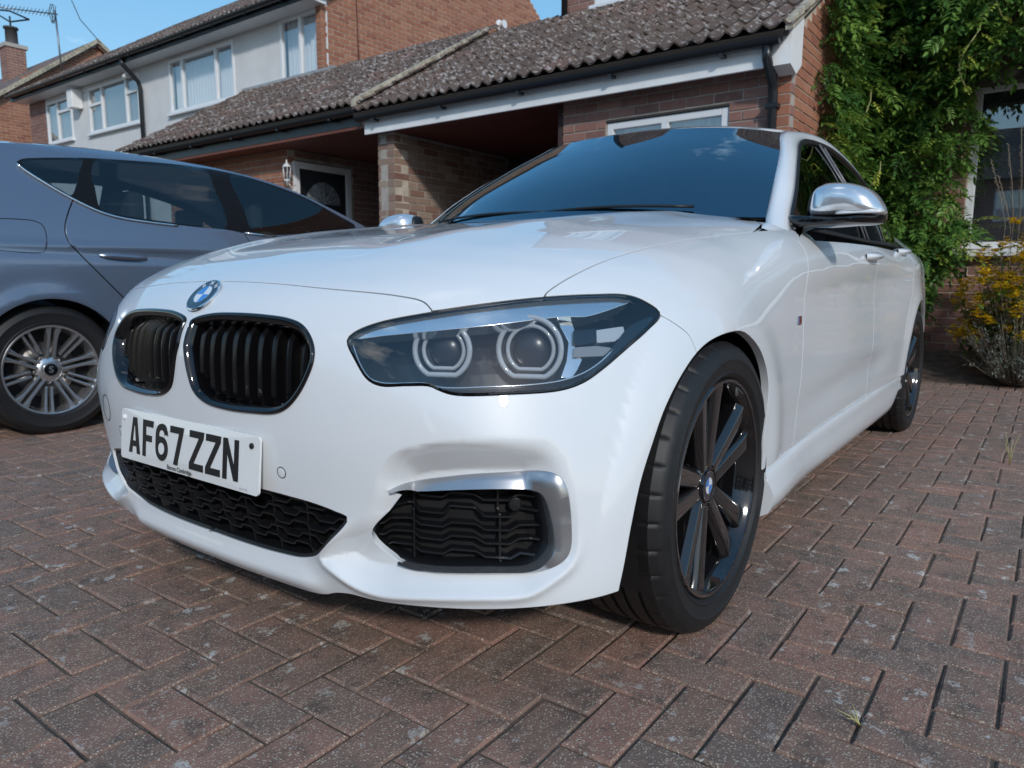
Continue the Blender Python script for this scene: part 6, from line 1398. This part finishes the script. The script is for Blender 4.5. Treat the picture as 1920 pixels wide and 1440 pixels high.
by_ = onplane([(1915, 560)], 0, -5.25)[0]; by_[2] = .05; shrub('yellow_flowered_shrub', 'green shrub with bunches of yellow flowers at the right edge', 'shrub', by_+[0, .04, 0], 230, .46, 1.22, GRN, .065, 6, YEL)
DRY = mat('dry_stalk', (.30, .24, .17), rough=.9)
ds = empty('dry_flower_stalks', tuple(onplane([(1890, 500)], 0, -5.3)[0]*[1, 1, 0]), 'dry brown seed stalks standing in front of the right-hand window', 'plant')
for (p0_, p1_) in (((1885, 420), (1858, 300)), ((1900, 420), (1890, 270)), ((1895, 430), (1872, 330)), ((1912, 420), (1915, 240))):
    a, b_ = onplane([p0_], 0, -5.3)[0], onplane([p1_], 0, -5.3)[0]; sh_ = -np.array(ds.location); s_ = MB().tube([np.array([a[0], a[1], .1])+sh_, a+sh_, (a+b_)/2+[0, .01, 0]+sh_, b_+sh_], .0016, 5)
    for u in np.linspace(.35, 1, 26):
        c = a*(1-u)+b_*u+sh_; an_ = rw.uniform(0, 6.28); s_.tube([c, c+np.array([.012*math.cos(an_), .012*math.sin(an_), .006])], [.003, .0015], 4)
    s_.build('stalk', DRY, ds)
def weed(px, label, h, n_, seed, lean=.3):
    rr = random.Random(seed); p = onplane([px], 2, 0)[0]; root = empty('weed', tuple(p), label, 'weed')
    for i in range(n_):
        a = rr.uniform(0, 6.28); L_ = h*rr.uniform(.4, 1); MB().tube([(0, 0, 0), (L_*lean*.4*math.cos(a), L_*lean*.4*math.sin(a), L_*.6), (L_*lean*math.cos(a), L_*lean*math.sin(a), L_)], [.0016, .0012, .0006], 4).build('stem', mat('dry_grass', (.42, .38, .17), rough=.8), root)
weed((1893, 872), 'thin dry weed growing from the paving at the right edge', .16, 7, 1, .25); weed((1612, 1362), 'straw-coloured grass tuft in the paving joint at lower right', .035, 5, 2, 1.4)
# ================================================================== ACROSS THE ROAD (seen only as reflections in paint and glass)
road = mesh('road', [(9.5, -60, -.008), (15.5, -60, -.008), (15.5, 60, -.008), (9.5, 60, -.008)], [(0, 1, 2, 3)], mat('asphalt', (.05, .05, .052), rough=.9, var=.2, vscale=4, bump=.4, bscale=90)); tag(road, 'asphalt road behind the viewer', kind='structure')
def far_house(y, label):
    r = empty('opposite_house', (22, y, 0), label, 'house')
    MB().box((0, -4.4, 0), (7, 4.4, 4.9)).build('wall', BR_BRN, r)
    MB().prism([(-.4, -4.7, 4.85), (3.5, -4.7, 7.4), (7.4, -4.7, 4.85)], (0, 9.4, 0)).build('roof', TILE, r)
    for yy in (-2.6, 1.2):
        for zz_ in (.9, 3.2): f = MB().box((-.03, yy, zz_), (-.002, yy+1.7, zz_+1.2)).build('window', UPVC, r); MB().box((-.04, yy+.07, zz_+.07), (-.031, yy+1.63, zz_+1.13)).build('pane', WGL, f)
    MB().box((3.2, 2.6, 6.6), (3.9, 3.3, 8.3)).build('chimney', BR_RED, r)
for i, y in enumerate((-24, -13, -2, 9, 20)): far_house(y, 'brown brick house across the road behind the viewer, %s of the row' % ('leftmost', 'second from the left', 'middle one', 'second from the right', 'rightmost')[i])
